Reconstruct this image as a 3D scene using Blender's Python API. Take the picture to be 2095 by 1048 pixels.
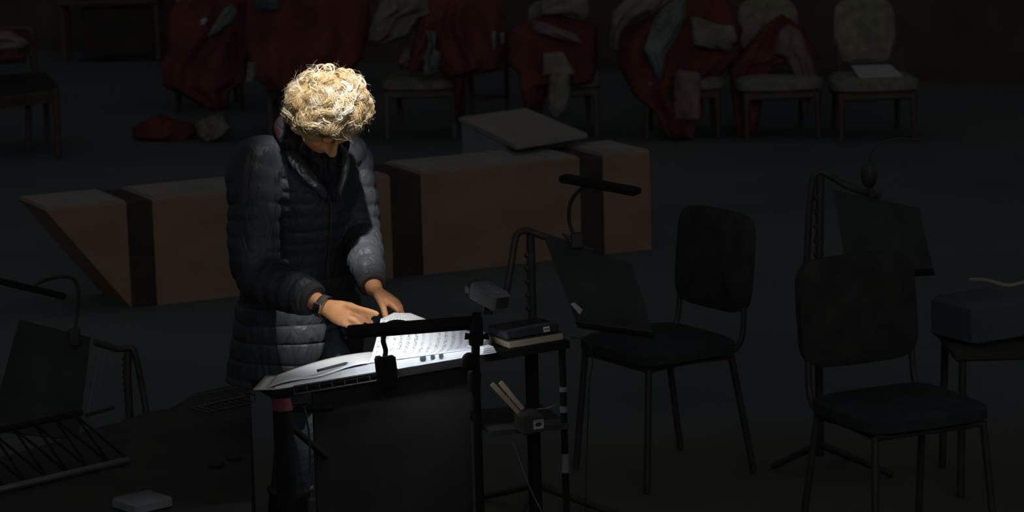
import bpy, math, random
from math import sin, cos, pi, radians, sqrt
from mathutils import Vector, Matrix, Euler
import mathutils.noise as mnoise

random.seed(7)
SC = bpy.context.scene
COL = SC.collection
for o in list(bpy.data.objects):
    bpy.data.objects.remove(o)

# ------------------------------------------------------------------ camera
IMG_W, IMG_H, FPX = 2095.0, 1048.0, 6000.0
PITCH, ROLL, CAM_H = radians(10.0), 0.03, 2.5
FWD = Vector((0, cos(PITCH), -sin(PITCH)))
UP0 = Vector((0, sin(PITCH), cos(PITCH)))
CRT = cos(ROLL) * Vector((1, 0, 0)) - sin(ROLL) * UP0
CUP = cos(ROLL) * UP0 + sin(ROLL) * Vector((1, 0, 0))
CAM = Vector((0, 0, CAM_H))
cam_data = bpy.data.cameras.new('camera')
cam = bpy.data.objects.new('camera', cam_data)
COL.objects.link(cam)
cam.matrix_world = Matrix.Translation(CAM) @ Matrix((CRT, CUP, -FWD)).transposed().to_4x4()
cam_data.sensor_width = 36
cam_data.lens = 36 * FPX / IMG_W
cam_data.clip_end = 100
cam_data.dof.use_dof = True
cam_data.dof.focus_distance = 8.6
cam_data.dof.aperture_fstop = 6.3
SC.camera = cam

# ------------------------------------------------------------------ light of the hall, plus an added fill
world = bpy.data.worlds.new('hall_dimness')
SC.world = world
world.use_nodes = True
bg = world.node_tree.nodes['Background']
bg.inputs['Color'].default_value = (0.93, 0.98, 1.0, 1)
bg.inputs['Strength'].default_value = 0.05
SC.view_settings.view_transform = 'Standard'
SC.view_settings.look = 'None'
SC.view_settings.gamma = 1.0
SC.view_settings.exposure = 0.0
SC.view_settings.use_curve_mapping = False
SC.cycles.use_denoising = True
SC.cycles.max_bounces = 6

def spot(name, loc, target, energy, angle, blend, color, size):
    d = bpy.data.lights.new(name, 'SPOT')
    d.energy = energy
    d.spot_size = radians(angle)
    d.spot_blend = blend
    d.color = color
    d.shadow_soft_size = size
    o = bpy.data.objects.new(name, d)
    COL.objects.link(o)
    o.location = loc
    o.rotation_euler = (Vector(target) - Vector(loc)).to_track_quat('-Z', 'Y').to_euler()
    return o

spot('overhead_profile_spot', (-0.30, 7.6, 6.4), (-0.41, 8.16, 0.90), 950, 5.6, 0.9, (1.0, 0.975, 0.93), 0.06)
spot('front_profile_spot', (-0.05, 5.8, 6.1), (-0.485, 8.42, 1.42), 3500, 5.1, 0.95, (1.0, 0.98, 0.95), 0.06)
hl = bpy.data.lights.new('added_front_fill', 'AREA')  # added fill from behind the camera, brightens camera-facing sides; no known source
hl.shape, hl.size, hl.size_y, hl.energy, hl.color = 'RECTANGLE', 12, 6, 420, (1.0, 0.96, 0.92)
hlo = bpy.data.objects.new('added_front_fill', hl)
COL.objects.link(hlo)
hlo.location = (3, -20, 11)
hlo.rotation_euler = (Vector((0, 12, 0.5)) - Vector((3, -20, 11))).to_track_quat('-Z', 'Y').to_euler()
spot('stage_top_wash', (1.0, 15.0, 7.5), (-0.6, 14.2, 0.3), 12, 60, 1.0, (0.95, 0.97, 1.0), 0.4)

# ------------------------------------------------------------------ pixel helpers (photograph frame -> place)
def ray(px, py):
    return FWD + CRT * ((px - 1047.5) / FPX) - CUP * ((py - 524) / FPX)
def P(px, py, Y):
    d = ray(px, py)
    return CAM + d * (Y / d.y)
def F(px, py, z=0.0):
    d = ray(px, py)
    return CAM + d * ((z - CAM_H) / d.z)

def project_x(p):
    v = p - CAM
    return 1047.5 + FPX * v.dot(CRT) / v.dot(FWD)
def solve_u(fn, px, lo=-3.0, hi=4.0):
    for _ in range(50):
        m = (lo + hi) / 2
        if project_x(fn(m)) < px:
            lo = m
        else:
            hi = m
    return (lo + hi) / 2

# ------------------------------------------------------------------ materials
def mat(name, col, rough=0.6, var=0.25, scale=8.0, bump=0.0, bscale=40.0, metal=0.0, sheen=0.0, spec=0.5, stretch=(1, 1, 1), coat=0.0):
    m = bpy.data.materials.new(name)
    m.use_nodes = True
    nt = m.node_tree
    b = nt.nodes['Principled BSDF']
    b.inputs['Roughness'].default_value = rough
    b.inputs['Metallic'].default_value = metal
    b.inputs['Specular IOR Level'].default_value = spec
    b.inputs['Sheen Weight'].default_value = sheen
    b.inputs['Coat Weight'].default_value = coat
    tc = nt.nodes.new('ShaderNodeTexCoord')
    mp = nt.nodes.new('ShaderNodeMapping')
    mp.inputs['Scale'].default_value = stretch
    nt.links.new(tc.outputs['Object'], mp.inputs['Vector'])
    n = nt.nodes.new('ShaderNodeTexNoise')
    n.inputs['Scale'].default_value = scale
    n.inputs['Detail'].default_value = 5
    nt.links.new(mp.outputs['Vector'], n.inputs['Vector'])
    r = nt.nodes.new('ShaderNodeValToRGB')
    r.color_ramp.elements[0].position = 0.3
    r.color_ramp.elements[1].position = 0.7
    r.color_ramp.elements[0].color = tuple(c * (1 - var) for c in col) + (1,)
    r.color_ramp.elements[1].color = tuple(min(1, c * (1 + var)) for c in col) + (1,)
    nt.links.new(n.outputs['Fac'], r.inputs['Fac'])
    nt.links.new(r.outputs['Color'], b.inputs['Base Color'])
    if bump:
        n2 = nt.nodes.new('ShaderNodeTexNoise')
        n2.inputs['Scale'].default_value = bscale
        n2.inputs['Detail'].default_value = 4
        nt.links.new(mp.outputs['Vector'], n2.inputs['Vector'])
        bp = nt.nodes.new('ShaderNodeBump')
        bp.inputs['Strength'].default_value = bump
        bp.inputs['Distance'].default_value = 0.01
        nt.links.new(n2.outputs['Fac'], bp.inputs['Height'])
        nt.links.new(bp.outputs['Normal'], b.inputs['Normal'])
    return m

M = {}
M['black_metal'] = mat('black_metal', (0.038, 0.036, 0.033), 0.5, 0.2, 20, spec=0.4)
M['black_plastic'] = mat('black_plastic', (0.040, 0.037, 0.034), 0.55, 0.2, 20, spec=0.35)
M['panel_black'] = mat('panel_black', (0.037, 0.041, 0.041), 0.7, 0.2, 8, spec=0.15)
M['black_cloth'] = mat('black_cloth', (0.042, 0.040, 0.038), 0.95, 0.25, 14, 0.3, 60, spec=0.1)
M['black_band'] = mat('black_band', (0.048, 0.040, 0.035), 0.8, 0.25, 6, spec=0.2)
M['black_case'] = mat('black_case', (0.044, 0.041, 0.037), 0.7, 0.2, 6, spec=0.2)
M['lamp_black'] = mat('matt_black_lamp', (0.014, 0.013, 0.012), 0.75, 0.2, 20, spec=0.1)
M['blue_seat'] = mat('blue_seat', (0.034, 0.040, 0.044), 0.9, 0.2, 18, 0.3, 90, spec=0.15)
M['plywood'] = mat('plywood', (0.27, 0.175, 0.118), 0.75, 0.14, 3.0, 0.15, 30, spec=0.2, stretch=(1, 1, 2.2))
M['grey_board'] = mat('grey_board', (0.27, 0.25, 0.23), 0.8, 0.1, 5, spec=0.2)
M['blue_side'] = mat('blue_side', (0.24, 0.27, 0.31), 0.8, 0.15, 5, spec=0.2)
M['pale_blue_box'] = mat('pale_blue_box', (0.075, 0.09, 0.115), 0.8, 0.15, 5, spec=0.2)
M['front_black'] = mat('front_black', (0.033, 0.031, 0.029), 0.8, 0.2, 6, spec=0.15)
M['dark_wood'] = mat('dark_wood', (0.085, 0.055, 0.042), 0.5, 0.3, 6, spec=0.3, stretch=(1, 1, 6))
M['cream_wood'] = mat('cream_wood', (0.105, 0.095, 0.075), 0.6, 0.2, 7, spec=0.3)
M['cream_fabric'] = mat('cream_fabric', (0.20, 0.19, 0.145), 0.95, 0.3, 16, 0.4, 60, spec=0.1)
M['cream_cloth'] = mat('cream_cloth', (0.20, 0.18, 0.14), 0.95, 0.3, 9, 0.4, 30, spec=0.1)
M['grey_cloth'] = mat('grey_cloth', (0.165, 0.175, 0.18), 0.95, 0.3, 9, 0.4, 30, spec=0.1)
M['pink_cloth'] = mat('pink_cloth', (0.20, 0.14, 0.125), 0.95, 0.25, 9, 0.4, 30, spec=0.1)
M['red_cloth'] = mat('red_cloth', (0.145, 0.046, 0.042), 0.9, 0.35, 5, 0.25, 14, sheen=0.0, spec=0.1)
M['white_paper'] = mat('white_paper', (0.80, 0.81, 0.83), 0.85, 0.03, 30, spec=0.1)
M['dim_paper'] = mat('dim_paper', (0.42, 0.41, 0.44), 0.85, 0.05, 30, spec=0.1)
M['tan_paper'] = mat('tan_paper', (0.36, 0.29, 0.20), 0.85, 0.1, 30, spec=0.1)
M['peg_wood'] = mat('peg_wood', (0.34, 0.25, 0.17), 0.7, 0.2, 25, spec=0.2)
M['skin'] = mat('skin', (0.72, 0.34, 0.155), 0.5, 0.10, 25, 0.10, 160, spec=0.35)
M['jeans'] = mat('jeans', (0.12, 0.165, 0.19), 0.9, 0.25, 22, 0.3, 70, spec=0.1)
M['shoe'] = mat('shoe', (0.03, 0.027, 0.025), 0.5, 0.2, 20)
M['watch_strap'] = mat('watch_strap', (0.045, 0.042, 0.028), 0.7, 0.2, 60)
M['watch_glass'] = mat('watch_glass', (0.012, 0.013, 0.015), 0.12, 0.1, 30)
M['steel'] = mat('steel', (0.62, 0.63, 0.65), 0.28, 0.08, 40, metal=1.0)
M['dull_steel'] = mat('dull_steel', (0.16, 0.17, 0.18), 0.42, 0.15, 40, metal=0.7)
M['device_grey'] = mat('device_grey', (0.17, 0.185, 0.20), 0.5, 0.12, 25, spec=0.4)
M['ink'] = mat('ink', (0.03, 0.03, 0.03), 0.8, 0.1, 20)
M['wall_drape'] = mat('wall_drape', (0.085, 0.074, 0.064), 0.95, 0.2, 2, spec=0.05)
M['red_tape'] = mat('red_tape', (0.16, 0.03, 0.04), 0.7, 0.2, 20)

def jacket_material():
    m = mat('quilted_nylon', (0.036, 0.039, 0.045), 0.48, 0.25, 5, spec=0.22)
    nt = m.node_tree
    b = nt.nodes['Principled BSDF']
    tc = nt.nodes.new('ShaderNodeTexCoord')
    mp = nt.nodes.new('ShaderNodeMapping')
    mp.inputs['Rotation'].default_value = (0.0, 0.5, 0.3)
    mp.inputs['Scale'].default_value = (22, 22, 8)
    n = nt.nodes.new('ShaderNodeTexNoise')
    n.inputs['Scale'].default_value = 1.0
    n.inputs['Detail'].default_value = 3
    n.inputs['Distortion'].default_value = 0.8
    bp = nt.nodes.new('ShaderNodeBump')
    bp.inputs['Strength'].default_value = 0.8
    bp.inputs['Distance'].default_value = 0.02
    nt.links.new(tc.outputs['Object'], mp.inputs['Vector'])
    nt.links.new(mp.outputs['Vector'], n.inputs['Vector'])
    nt.links.new(n.outputs['Fac'], bp.inputs['Height'])
    nt.links.new(bp.outputs['Normal'], b.inputs['Normal'])
    return m
M['jacket'] = jacket_material()

def scarf_material():
    m = bpy.data.materials.new('wavy_patterned_scarf')
    m.use_nodes = True
    nt = m.node_tree
    b = nt.nodes['Principled BSDF']
    b.inputs['Roughness'].default_value = 0.95
    b.inputs['Specular IOR Level'].default_value = 0.1
    tc = nt.nodes.new('ShaderNodeTexCoord')
    w = nt.nodes.new('ShaderNodeTexWave')
    w.inputs['Scale'].default_value = 6
    w.inputs['Distortion'].default_value = 11
    w.inputs['Detail'].default_value = 1
    w.inputs['Detail Scale'].default_value = 1.5
    r = nt.nodes.new('ShaderNodeValToRGB')
    els = r.color_ramp.elements
    els[0].position, els[0].color = 0.0, (0.012, 0.016, 0.024, 1)
    els[1].position, els[1].color = 1.0, (0.012, 0.016, 0.024, 1)
    for p, c in ((0.42, (0.015, 0.018, 0.026, 1)), (0.48, (0.075, 0.085, 0.09, 1)), (0.54, (0.03, 0.03, 0.05, 1)), (0.64, (0.015, 0.02, 0.03, 1)), (0.7, (0.07, 0.016, 0.016, 1)), (0.84, (0.06, 0.014, 0.014, 1)), (0.9, (0.04, 0.048, 0.055, 1))):
        e = els.new(p)
        e.color = c
    nt.links.new(tc.outputs['Object'], w.inputs['Vector'])
    nt.links.new(w.outputs['Fac'], r.inputs['Fac'])
    nt.links.new(r.outputs['Color'], b.inputs['Base Color'])
    return m
M['scarf'] = scarf_material()

def hair_material():
    m = bpy.data.materials.new('blonde_grey_hair')
    m.use_nodes = True
    nt = m.node_tree
    b = nt.nodes['Principled BSDF']
    b.inputs['Roughness'].default_value = 0.42
    b.inputs['Specular IOR Level'].default_value = 0.5
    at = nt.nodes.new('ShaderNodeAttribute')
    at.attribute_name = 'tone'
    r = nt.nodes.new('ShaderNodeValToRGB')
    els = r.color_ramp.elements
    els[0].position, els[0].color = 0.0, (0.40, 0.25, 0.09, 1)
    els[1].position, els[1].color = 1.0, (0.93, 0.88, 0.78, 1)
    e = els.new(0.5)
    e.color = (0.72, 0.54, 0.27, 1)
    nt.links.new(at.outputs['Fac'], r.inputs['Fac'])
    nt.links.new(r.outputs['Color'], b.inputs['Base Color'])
    return m
M['hair'] = hair_material()

def floor_material():
    m = bpy.data.materials.new('painted_stage_floor')
    m.use_nodes = True
    nt = m.node_tree
    b = nt.nodes['Principled BSDF']
    b.inputs['Roughness'].default_value = 0.75
    b.inputs['Specular IOR Level'].default_value = 0.2
    tc = nt.nodes.new('ShaderNodeTexCoord')
    n = nt.nodes.new('ShaderNodeTexNoise')
    n.inputs['Scale'].default_value = 0.8
    n.inputs['Detail'].default_value = 6
    r = nt.nodes.new('ShaderNodeValToRGB')
    r.color_ramp.elements[0].position = 0.35
    r.color_ramp.elements[1].position = 0.65
    r.color_ramp.elements[0].color = (0.085, 0.108, 0.122, 1)
    r.color_ramp.elements[1].color = (0.108, 0.128, 0.132, 1)
    sx = nt.nodes.new('ShaderNodeSeparateXYZ')
    mr = nt.nodes.new('ShaderNodeMapRange')
    mr.inputs['From Min'].default_value = 10.2
    mr.inputs['From Max'].default_value = 10.6
    mx = nt.nodes.new('ShaderNodeMix')
    mx.data_type = 'RGBA'
    mx.inputs[6].default_value = (0.105, 0.098, 0.085, 1)
    nt.links.new(tc.outputs['Object'], n.inputs['Vector'])
    nt.links.new(tc.outputs['Object'], sx.inputs['Vector'])
    nt.links.new(sx.outputs['Y'], mr.inputs['Value'])
    nt.links.new(n.outputs['Fac'], r.inputs['Fac'])
    nt.links.new(mr.outputs['Result'], mx.inputs['Factor'])
    nt.links.new(r.outputs['Color'], mx.inputs[7])
    nt.links.new(mx.outputs[2], b.inputs['Base Color'])
    return m
M['floor'] = floor_material()

def score_material():
    """sheet music: staves run along V, repeat along U; small dark note marks"""
    m = bpy.data.materials.new('printed_sheet_music')
    m.use_nodes = True
    nt = m.node_tree
    L = nt.links.new
    b = nt.nodes['Principled BSDF']
    b.inputs['Roughness'].default_value = 0.85
    b.inputs['Specular IOR Level'].default_value = 0.1
    uv = nt.nodes.new('ShaderNodeTexCoord')
    sp = nt.nodes.new('ShaderNodeSeparateXYZ')
    L(uv.outputs['UV'], sp.inputs['Vector'])
    def math_(op, a, bv=None):
        n = nt.nodes.new('ShaderNodeMath')
        n.operation = op
        for i, v in enumerate((a, bv)):
            if v is None:
                continue
            if isinstance(v, (int, float)):
                n.inputs[i].default_value = v
            else:
                L(v, n.inputs[i])
        return n.outputs[0]
    u = math_('MULTIPLY', sp.outputs['X'], 15.0)
    fr = math_('FRACT', u)
    band = math_('MULTIPLY', math_('GREATER_THAN', fr, 0.25), math_('LESS_THAN', fr, 0.72))
    lines = math_('GREATER_THAN', math_('SINE', math_('MULTIPLY', fr, 2 * pi * 10)), 0.2)
    stave = math_('MULTIPLY', math_('MULTIPLY', band, lines), 0.30)
    mp = nt.nodes.new('ShaderNodeMapping')
    mp.inputs['Scale'].default_value = (60, 38, 1)
    L(uv.outputs['UV'], mp.inputs['Vector'])
    n = nt.nodes.new('ShaderNodeTexNoise')
    n.inputs['Scale'].default_value = 1.0
    n.inputs['Detail'].default_value = 2
    L(mp.outputs['Vector'], n.inputs['Vector'])
    n3 = nt.nodes.new('ShaderNodeTexNoise')
    n3.inputs['Scale'].default_value = 5
    L(uv.outputs['UV'], n3.inputs['Vector'])
    notes = math_('MULTIPLY', math_('MULTIPLY', math_('GREATER_THAN', n.outputs['Fac'], 0.55), band), math_('GREATER_THAN', n3.outputs['Fac'], 0.44))
    fac = math_('MINIMUM', math_('ADD', stave, math_('MULTIPLY', notes, 0.6)), 0.85)
    mx = nt.nodes.new('ShaderNodeMix')
    mx.data_type = 'RGBA'
    mx.inputs[6].default_value = (0.80, 0.81, 0.83, 1)
    mx.inputs[7].default_value = (0.08, 0.08, 0.10, 1)
    L(fac, mx.inputs['Factor'])
    L(mx.outputs[2], b.inputs['Base Color'])
    return m
M['score'] = score_material()

def led_material():
    m = bpy.data.materials.new('led_strip_light')
    m.use_nodes = True
    nt = m.node_tree
    nt.nodes.remove(nt.nodes['Principled BSDF'])
    e = nt.nodes.new('ShaderNodeEmission')
    e.inputs['Color'].default_value = (0.82, 0.91, 1.0, 1)
    e.inputs['Strength'].default_value = 24.0
    nt.links.new(e.outputs[0], nt.nodes['Material Output'].inputs['Surface'])
    return m
M['led'] = led_material()

# ------------------------------------------------------------------ mesh builder
def basis(d):
    d = d.normalized()
    a = Vector((0, 0, 1)) if abs(d.z) < 0.9 else Vector((1, 0, 0))
    x = d.cross(a).normalized()
    return x, d.cross(x).normalized()

def smooth_path(pts, n):
    """Catmull-Rom through points (tuples of any length) -> n samples"""
    pts = [tuple(p) for p in pts]
    if len(pts) < 3:
        return [tuple(a + (b - a) * i / (n - 1) for a, b in zip(pts[0], pts[-1])) for i in range(n)]
    q = [tuple(2 * a - b for a, b in zip(pts[0], pts[1]))] + pts + [tuple(2 * a - b for a, b in zip(pts[-1], pts[-2]))]
    out = []
    for i in range(n):
        t = i / (n - 1) * (len(pts) - 1)
        k = min(int(t), len(pts) - 2)
        t -= k
        p0, p1, p2, p3 = q[k:k + 4]
        out.append(tuple(0.5 * (2 * b + (c - a) * t + (2 * a - 5 * b + 4 * c - d) * t * t + (-a + 3 * b - 3 * c + d) * t ** 3) for a, b, c, d in zip(p0, p1, p2, p3)))
    return out

class MB:
    def __init__(self):
        self.v, self.f = [], []
    def rings(self, rings, cap=True, closed=False):
        base = len(self.v)
        n = len(rings[0])
        for r in rings:
            self.v += [tuple(p) for p in r]
        m = len(rings)
        for i in range(m if closed else m - 1):
            a, b = base + i * n, base + ((i + 1) % m) * n
            for k in range(n):
                self.f.append((a + k, a + (k + 1) % n, b + (k + 1) % n, b + k))
        if cap and not closed:
            self.f.append(tuple(base + k for k in reversed(range(n))))
            self.f.append(tuple(base + (m - 1) * n + k for k in range(n)))
        return self
    def tube(self, pts, r, n=10, sub=0, closed=False):
        pts = [Vector(p) for p in pts]
        rs = list(r) if isinstance(r, (list, tuple)) else [r] * len(pts)
        if sub:
            q = smooth_path([tuple(p) + (w,) for p, w in zip(pts, rs)], sub)
            pts = [Vector(p[:3]) for p in q]
            rs = [max(p[3], 1e-4) for p in q]
        x = None
        out = []
        m = len(pts)
        for i in range(m):
            if closed:
                t = pts[(i + 1) % m] - pts[i - 1]
            else:
                t = pts[min(i + 1, m - 1)] - pts[max(i - 1, 0)]
            t.normalize()
            if x is None:
                x, _ = basis(t)
            x = (x - t * x.dot(t)).normalized()
            y = t.cross(x)
            out.append([pts[i] + (x * cos(a) + y * sin(a)) * rs[i] for a in (2 * pi * k / n for k in range(n))])
        return self.rings(out, closed=closed)
    def box(self, c, size, ax=None, bev=0.0):
        c = Vector(c)
        ax = ax or (Vector((1, 0, 0)), Vector((0, 1, 0)), Vector((0, 0, 1)))
        hx, hy, hz = (s / 2 for s in size)
        b = min(bev, hx * .45, hy * .45, hz * .45)
        if b <= 0:
            prof = [(hx, hy, hz, 0)]
            rr = [[(-hx, -hy), (hx, -hy), (hx, hy), (-hx, hy)]] * 2
            zz = [-hz, hz]
        else:
            def oct_(ix, iy):
                return [(-ix + b, -iy), (ix - b, -iy), (ix, -iy + b), (ix, iy - b), (ix - b, iy), (-ix + b, iy), (-ix, iy - b), (-ix, -iy + b)]
            rr = [oct_(hx - b, hy - b), oct_(hx, hy), oct_(hx, hy), oct_(hx - b, hy - b)]
            zz = [-hz, -hz + b, hz - b, hz]
        return self.rings([[c + ax[0] * x + ax[1] * y + ax[2] * z for x, y in r] for r, z in zip(rr, zz)])
    def prism(self, pts, vec):
        """closed polygon pts extruded by vec"""
        vec = Vector(vec)
        return self.rings([[Vector(p) for p in pts], [Vector(p) + vec for p in pts]])
    def ell(self, c, r, ax=None, n=20, m=12):
        c = Vector(c)
        ax = ax or (Vector((1, 0, 0)), Vector((0, 1, 0)), Vector((0, 0, 1)))
        out = []
        for i in range(m + 1):
            th = -pi / 2 + pi * i / m
            th = max(-pi / 2 + 0.05, min(pi / 2 - 0.05, th))
            out.append([c + ax[0] * (r[0] * cos(th) * cos(a)) + ax[1] * (r[1] * cos(th) * sin(a)) + ax[2] * (r[2] * sin(th)) for a in (2 * pi * k / n for k in range(n))])
        return self.rings(out)
    def grid(self, fn, nu, nv, thick=0.0):
        """open sheet fn(s,t)->Vector, closed into a slab when thick is a vector"""
        base = len(self.v)
        for j in range(nv):
            for i in range(nu):
                self.v.append(tuple(fn(i / (nu - 1), j / (nv - 1))))
        for j in range(nv - 1):
            for i in range(nu - 1):
                a = base + j * nu + i
                self.f.append((a, a + 1, a + nu + 1, a + nu))
        return self
    def build(self, name, material, parent=None, smooth=True, solid=0.0, angle=40):
        me = bpy.data.meshes.new(name)
        me.from_pydata(self.v, [], self.f)
        me.validate()
        o = bpy.data.objects.new(name, me)
        COL.objects.link(o)
        me.materials.append(material)
        finish(me, smooth, angle)
        if solid:
            md = o.modifiers.new('thickness', 'SOLIDIFY')
            md.thickness = solid
            md.offset = 0
        if parent is not None:
            o.parent = parent
            o.matrix_parent_inverse = parent.matrix_world.inverted()
        return o

import bmesh
def finish(me, smooth, angle=40):
    bm = bmesh.new()
    bm.from_mesh(me)
    bmesh.ops.recalc_face_normals(bm, faces=bm.faces)
    for f in bm.faces:
        f.smooth = smooth
    if smooth:
        lim = radians(angle)
        for e in bm.edges:
            if len(e.link_faces) == 2 and e.calc_face_angle(0) > lim:
                e.smooth = False
    bm.to_mesh(me)
    bm.free()

def tag(o, label, cat, group=None, kind=None):
    if label:
        o['label'] = label
    if cat:
        o['category'] = cat
    if group:
        o['group'] = group
    if kind:
        o['kind'] = kind
    return o

def thing(name, loc, label, cat, group=None, rz=0.0):
    o = bpy.data.objects.new(name, None)
    COL.objects.link(o)
    o.empty_display_size = 0.05
    o.location = loc
    o.rotation_euler = (0, 0, rz)
    o.matrix_world = Matrix.Translation(Vector(loc)) @ Matrix.Rotation(rz, 4, 'Z')
    return tag(o, label, cat, group)

def local_build(mb, name, m, root, smooth=True, angle=40):
    """geometry given in the thing's own frame"""
    o = mb.build(name, m, None, smooth, angle=angle)
    o.parent = root
    return o

def voxel(mb, size, name, m, parent, smooth_iter=4, factor=0.5):
    me = bpy.data.meshes.new(name + '_raw')
    me.from_pydata(mb.v, [], mb.f)
    bm = bmesh.new()
    bm.from_mesh(me)
    bmesh.ops.recalc_face_normals(bm, faces=bm.faces)
    bm.to_mesh(me)
    bm.free()
    t = bpy.data.objects.new(name + '_raw', me)
    COL.objects.link(t)
    r = t.modifiers.new('r', 'REMESH')
    r.mode = 'VOXEL'
    r.voxel_size = size
    s = t.modifiers.new('s', 'SMOOTH')
    s.iterations = smooth_iter
    s.factor = factor
    dg = bpy.context.evaluated_depsgraph_get()
    dg.update()
    new = bpy.data.meshes.new_from_object(t.evaluated_get(dg))
    bpy.data.objects.remove(t)
    bpy.data.meshes.remove(me)
    new.name = name
    new.materials.clear()
    new.materials.append(m)
    for p in new.polygons:
        p.use_smooth = True
    o = bpy.data.objects.new(name, new)
    COL.objects.link(o)
    if parent is not None:
        o.parent = parent
        o.matrix_parent_inverse = parent.matrix_world.inverted()
    return o

def copy_thing(root, loc, rz, label, group=None):
    r = root.copy()
    COL.objects.link(r)
    r.location = loc
    r.rotation_euler = (0, 0, rz)
    r['label'] = label
    for ch in list(root.children):
        c = ch.copy()
        COL.objects.link(c)
        c.parent = r
        for g in ch.children:
            d = g.copy()
            COL.objects.link(d)
            d.parent = c
    return r

Z = Vector((0, 0, 1))

# ------------------------------------------------------------------ the setting
fl = MB().grid(lambda s, t: Vector((-14 + 28 * s, 4 + 22 * t, 0)), 8, 8)
fl.f.reverse()
tag(fl.build('floor', M['floor'], smooth=False), None, None, kind='structure')
wdir = Vector((1, -0.6, 0)).normalized()
wl = MB().box((0, 22.75, 4), (26, 0.3, 8), (wdir, Vector((0.6, 1, 0)).normalized(), Z))
tag(wl.build('wall_back', M['wall_drape'], smooth=False), None, None, kind='structure')

# ------------------------------------------------------------------ plywood beam across the stage
BA = F(323, 625)
BU = (F(1333, 510) - BA)
BL = BU.length
BU.normalize()
BV = Vector((-BU.y, BU.x, 0))
BH, BD = 0.492, 0.44
def bp(u, v, z):
    return BA + BU * u + BV * v + Z * z
def u_at(px, py, z=BH):
    return solve_u(lambda u: bp(u, 0, z), px)
ut = u_at(93, 437)           # top left tip
ub = u_at(270, 628, 0)       # bottom left
u1a, u1b = u_at(258, 424), u_at(311, 412)
u2a, u2b = u_at(797, 360), u_at(860, 353)
u3a, u3b = u_at(1185, 325), u_at(1233, 319)
beam = thing('stage_beam', bp(BL / 2, BD / 2, 0), 'long low plywood beam with black bands and one undercut end, lying behind the person', 'stage block')
def wedge(a0, a1, b0, b1, inset=0.0):
    # a = bottom u-range, b = top u-range
    sec = []
    mb = MB()
    i = inset
    c = 0.006
    r1 = [bp(a0, i, 0), bp(a1, i, 0), bp(a1, BD - i, 0), bp(a0, BD - i, 0)]
    r2 = [bp(b0, i, BH - i - c), bp(b1, i, BH - i - c), bp(b1, BD - i, BH - i - c), bp(b0, BD - i, BH - i - c)]
    r3 = [bp(b0 + c, i + c, BH - i), bp(b1 - c, i + c, BH - i), bp(b1 - c, BD - i - c, BH - i), bp(b0 + c, BD - i - c, BH - i)]
    return mb.rings([r1, r2, r3])
for (a0, a1, b0, b1) in ((ub, u1a, ut, u1a), (u1b, u2a, u1b, u2a), (u2b, u3a, u2b, u3a), (u3b, BL, u3b, BL)):
    wedge(a0, a1, b0, b1).build('plywood_section', M['plywood'], beam, smooth=False)
    k = 0.0
    MB().box((0, 0, 0), (1, 1, 1))
    q = [bp(b0 + .012, .012, BH + .0005), bp(b1 - .004, .012, BH + .0005), bp(b1 - .004, BD - .012, BH + .0005), bp(b0 + .012, BD - .012, BH + .0005)]
    MB().prism(q, (0, 0, .004)).build('grey_top', M['grey_board'], beam, smooth=False)
for a, b in ((u1a, u1b), (u2a, u2b), (u3a, u3b)):
    wedge(a, b, a, b, 0.006).build('black_band', M['black_band'], beam, smooth=False)

# platform behind the beam
PC = [F(*q, 0.55) for q in ((1056, 297), (1201, 273), (1077, 221), (939, 240))]
pc = sum(PC, Vector()) / 4
plat = thing('stage_platform', (pc.x, pc.y, 0), 'pale topped low box with bluish side standing behind the plywood beam', 'stage block')
pvd = (PC[3] - PC[0]).normalized()
def back_off(p):
    v = (p - BA).dot(BV)
    return p + pvd * (max(0, BD + .02 - v) / pvd.dot(BV))
inn = [back_off(PC[0]) + BU * .012, back_off(PC[1]) - BU * .012, PC[2] - BU * .012 - pvd * .012, PC[3] + BU * .012 - pvd * .012]
MB().prism([Vector((p.x, p.y, 0)) for p in inn], (0, 0, 0.528)).build('box_body', M['blue_side'], plat, smooth=False)
MB().prism([Vector((p.x, p.y, 0.528)) for p in PC], (0, 0, 0.022)).build('top_board', M['grey_board'], plat, smooth=False)

# ------------------------------------------------------------------ the person
JF = Vector((0.643, -0.766, 0))            # where the chest faces
JR = Vector((-0.766, -0.643, 0))           # the person's right
person = thing('person', F(640, 1160), 'person with curly blonde hair and dark quilted jacket standing over an open score, head bowed', 'person')

# joints
sR, eR, wR = P(524, 338, 8.50), P(530, 548, 8.42), P(664, 628, 8.24)
sL, eL, wL = P(712, 326, 8.76), P(731, 480, 8.68), P(766, 594, 8.44)
pel = P(622, 600, 8.78)
neck = P(640, 292, 8.57)
HC = P(667, 233, 8.43)                      # middle of the skull
fd = Vector((JF.x * 0.47, JF.y * 0.47, -0.88)).normalized()   # face direction
hu = (Z - fd * Z.dot(fd)).normalized()      # towards the crown
hs = fd.cross(hu)                           # side
hipR, hipL = pel + JR * 0.080 - Z * 0.02 - JF * .015, pel - JR * 0.085 - Z * 0.02
kR, aR = P(614, 852, 8.74), P(580, 1105, 8.80)
kL, aL = P(706, 850, 8.82), P(690, 1085, 8.98)

def bone(mb, pts, rs, n=16, sub=20):
    mb.tube(pts, rs, n, sub)

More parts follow.
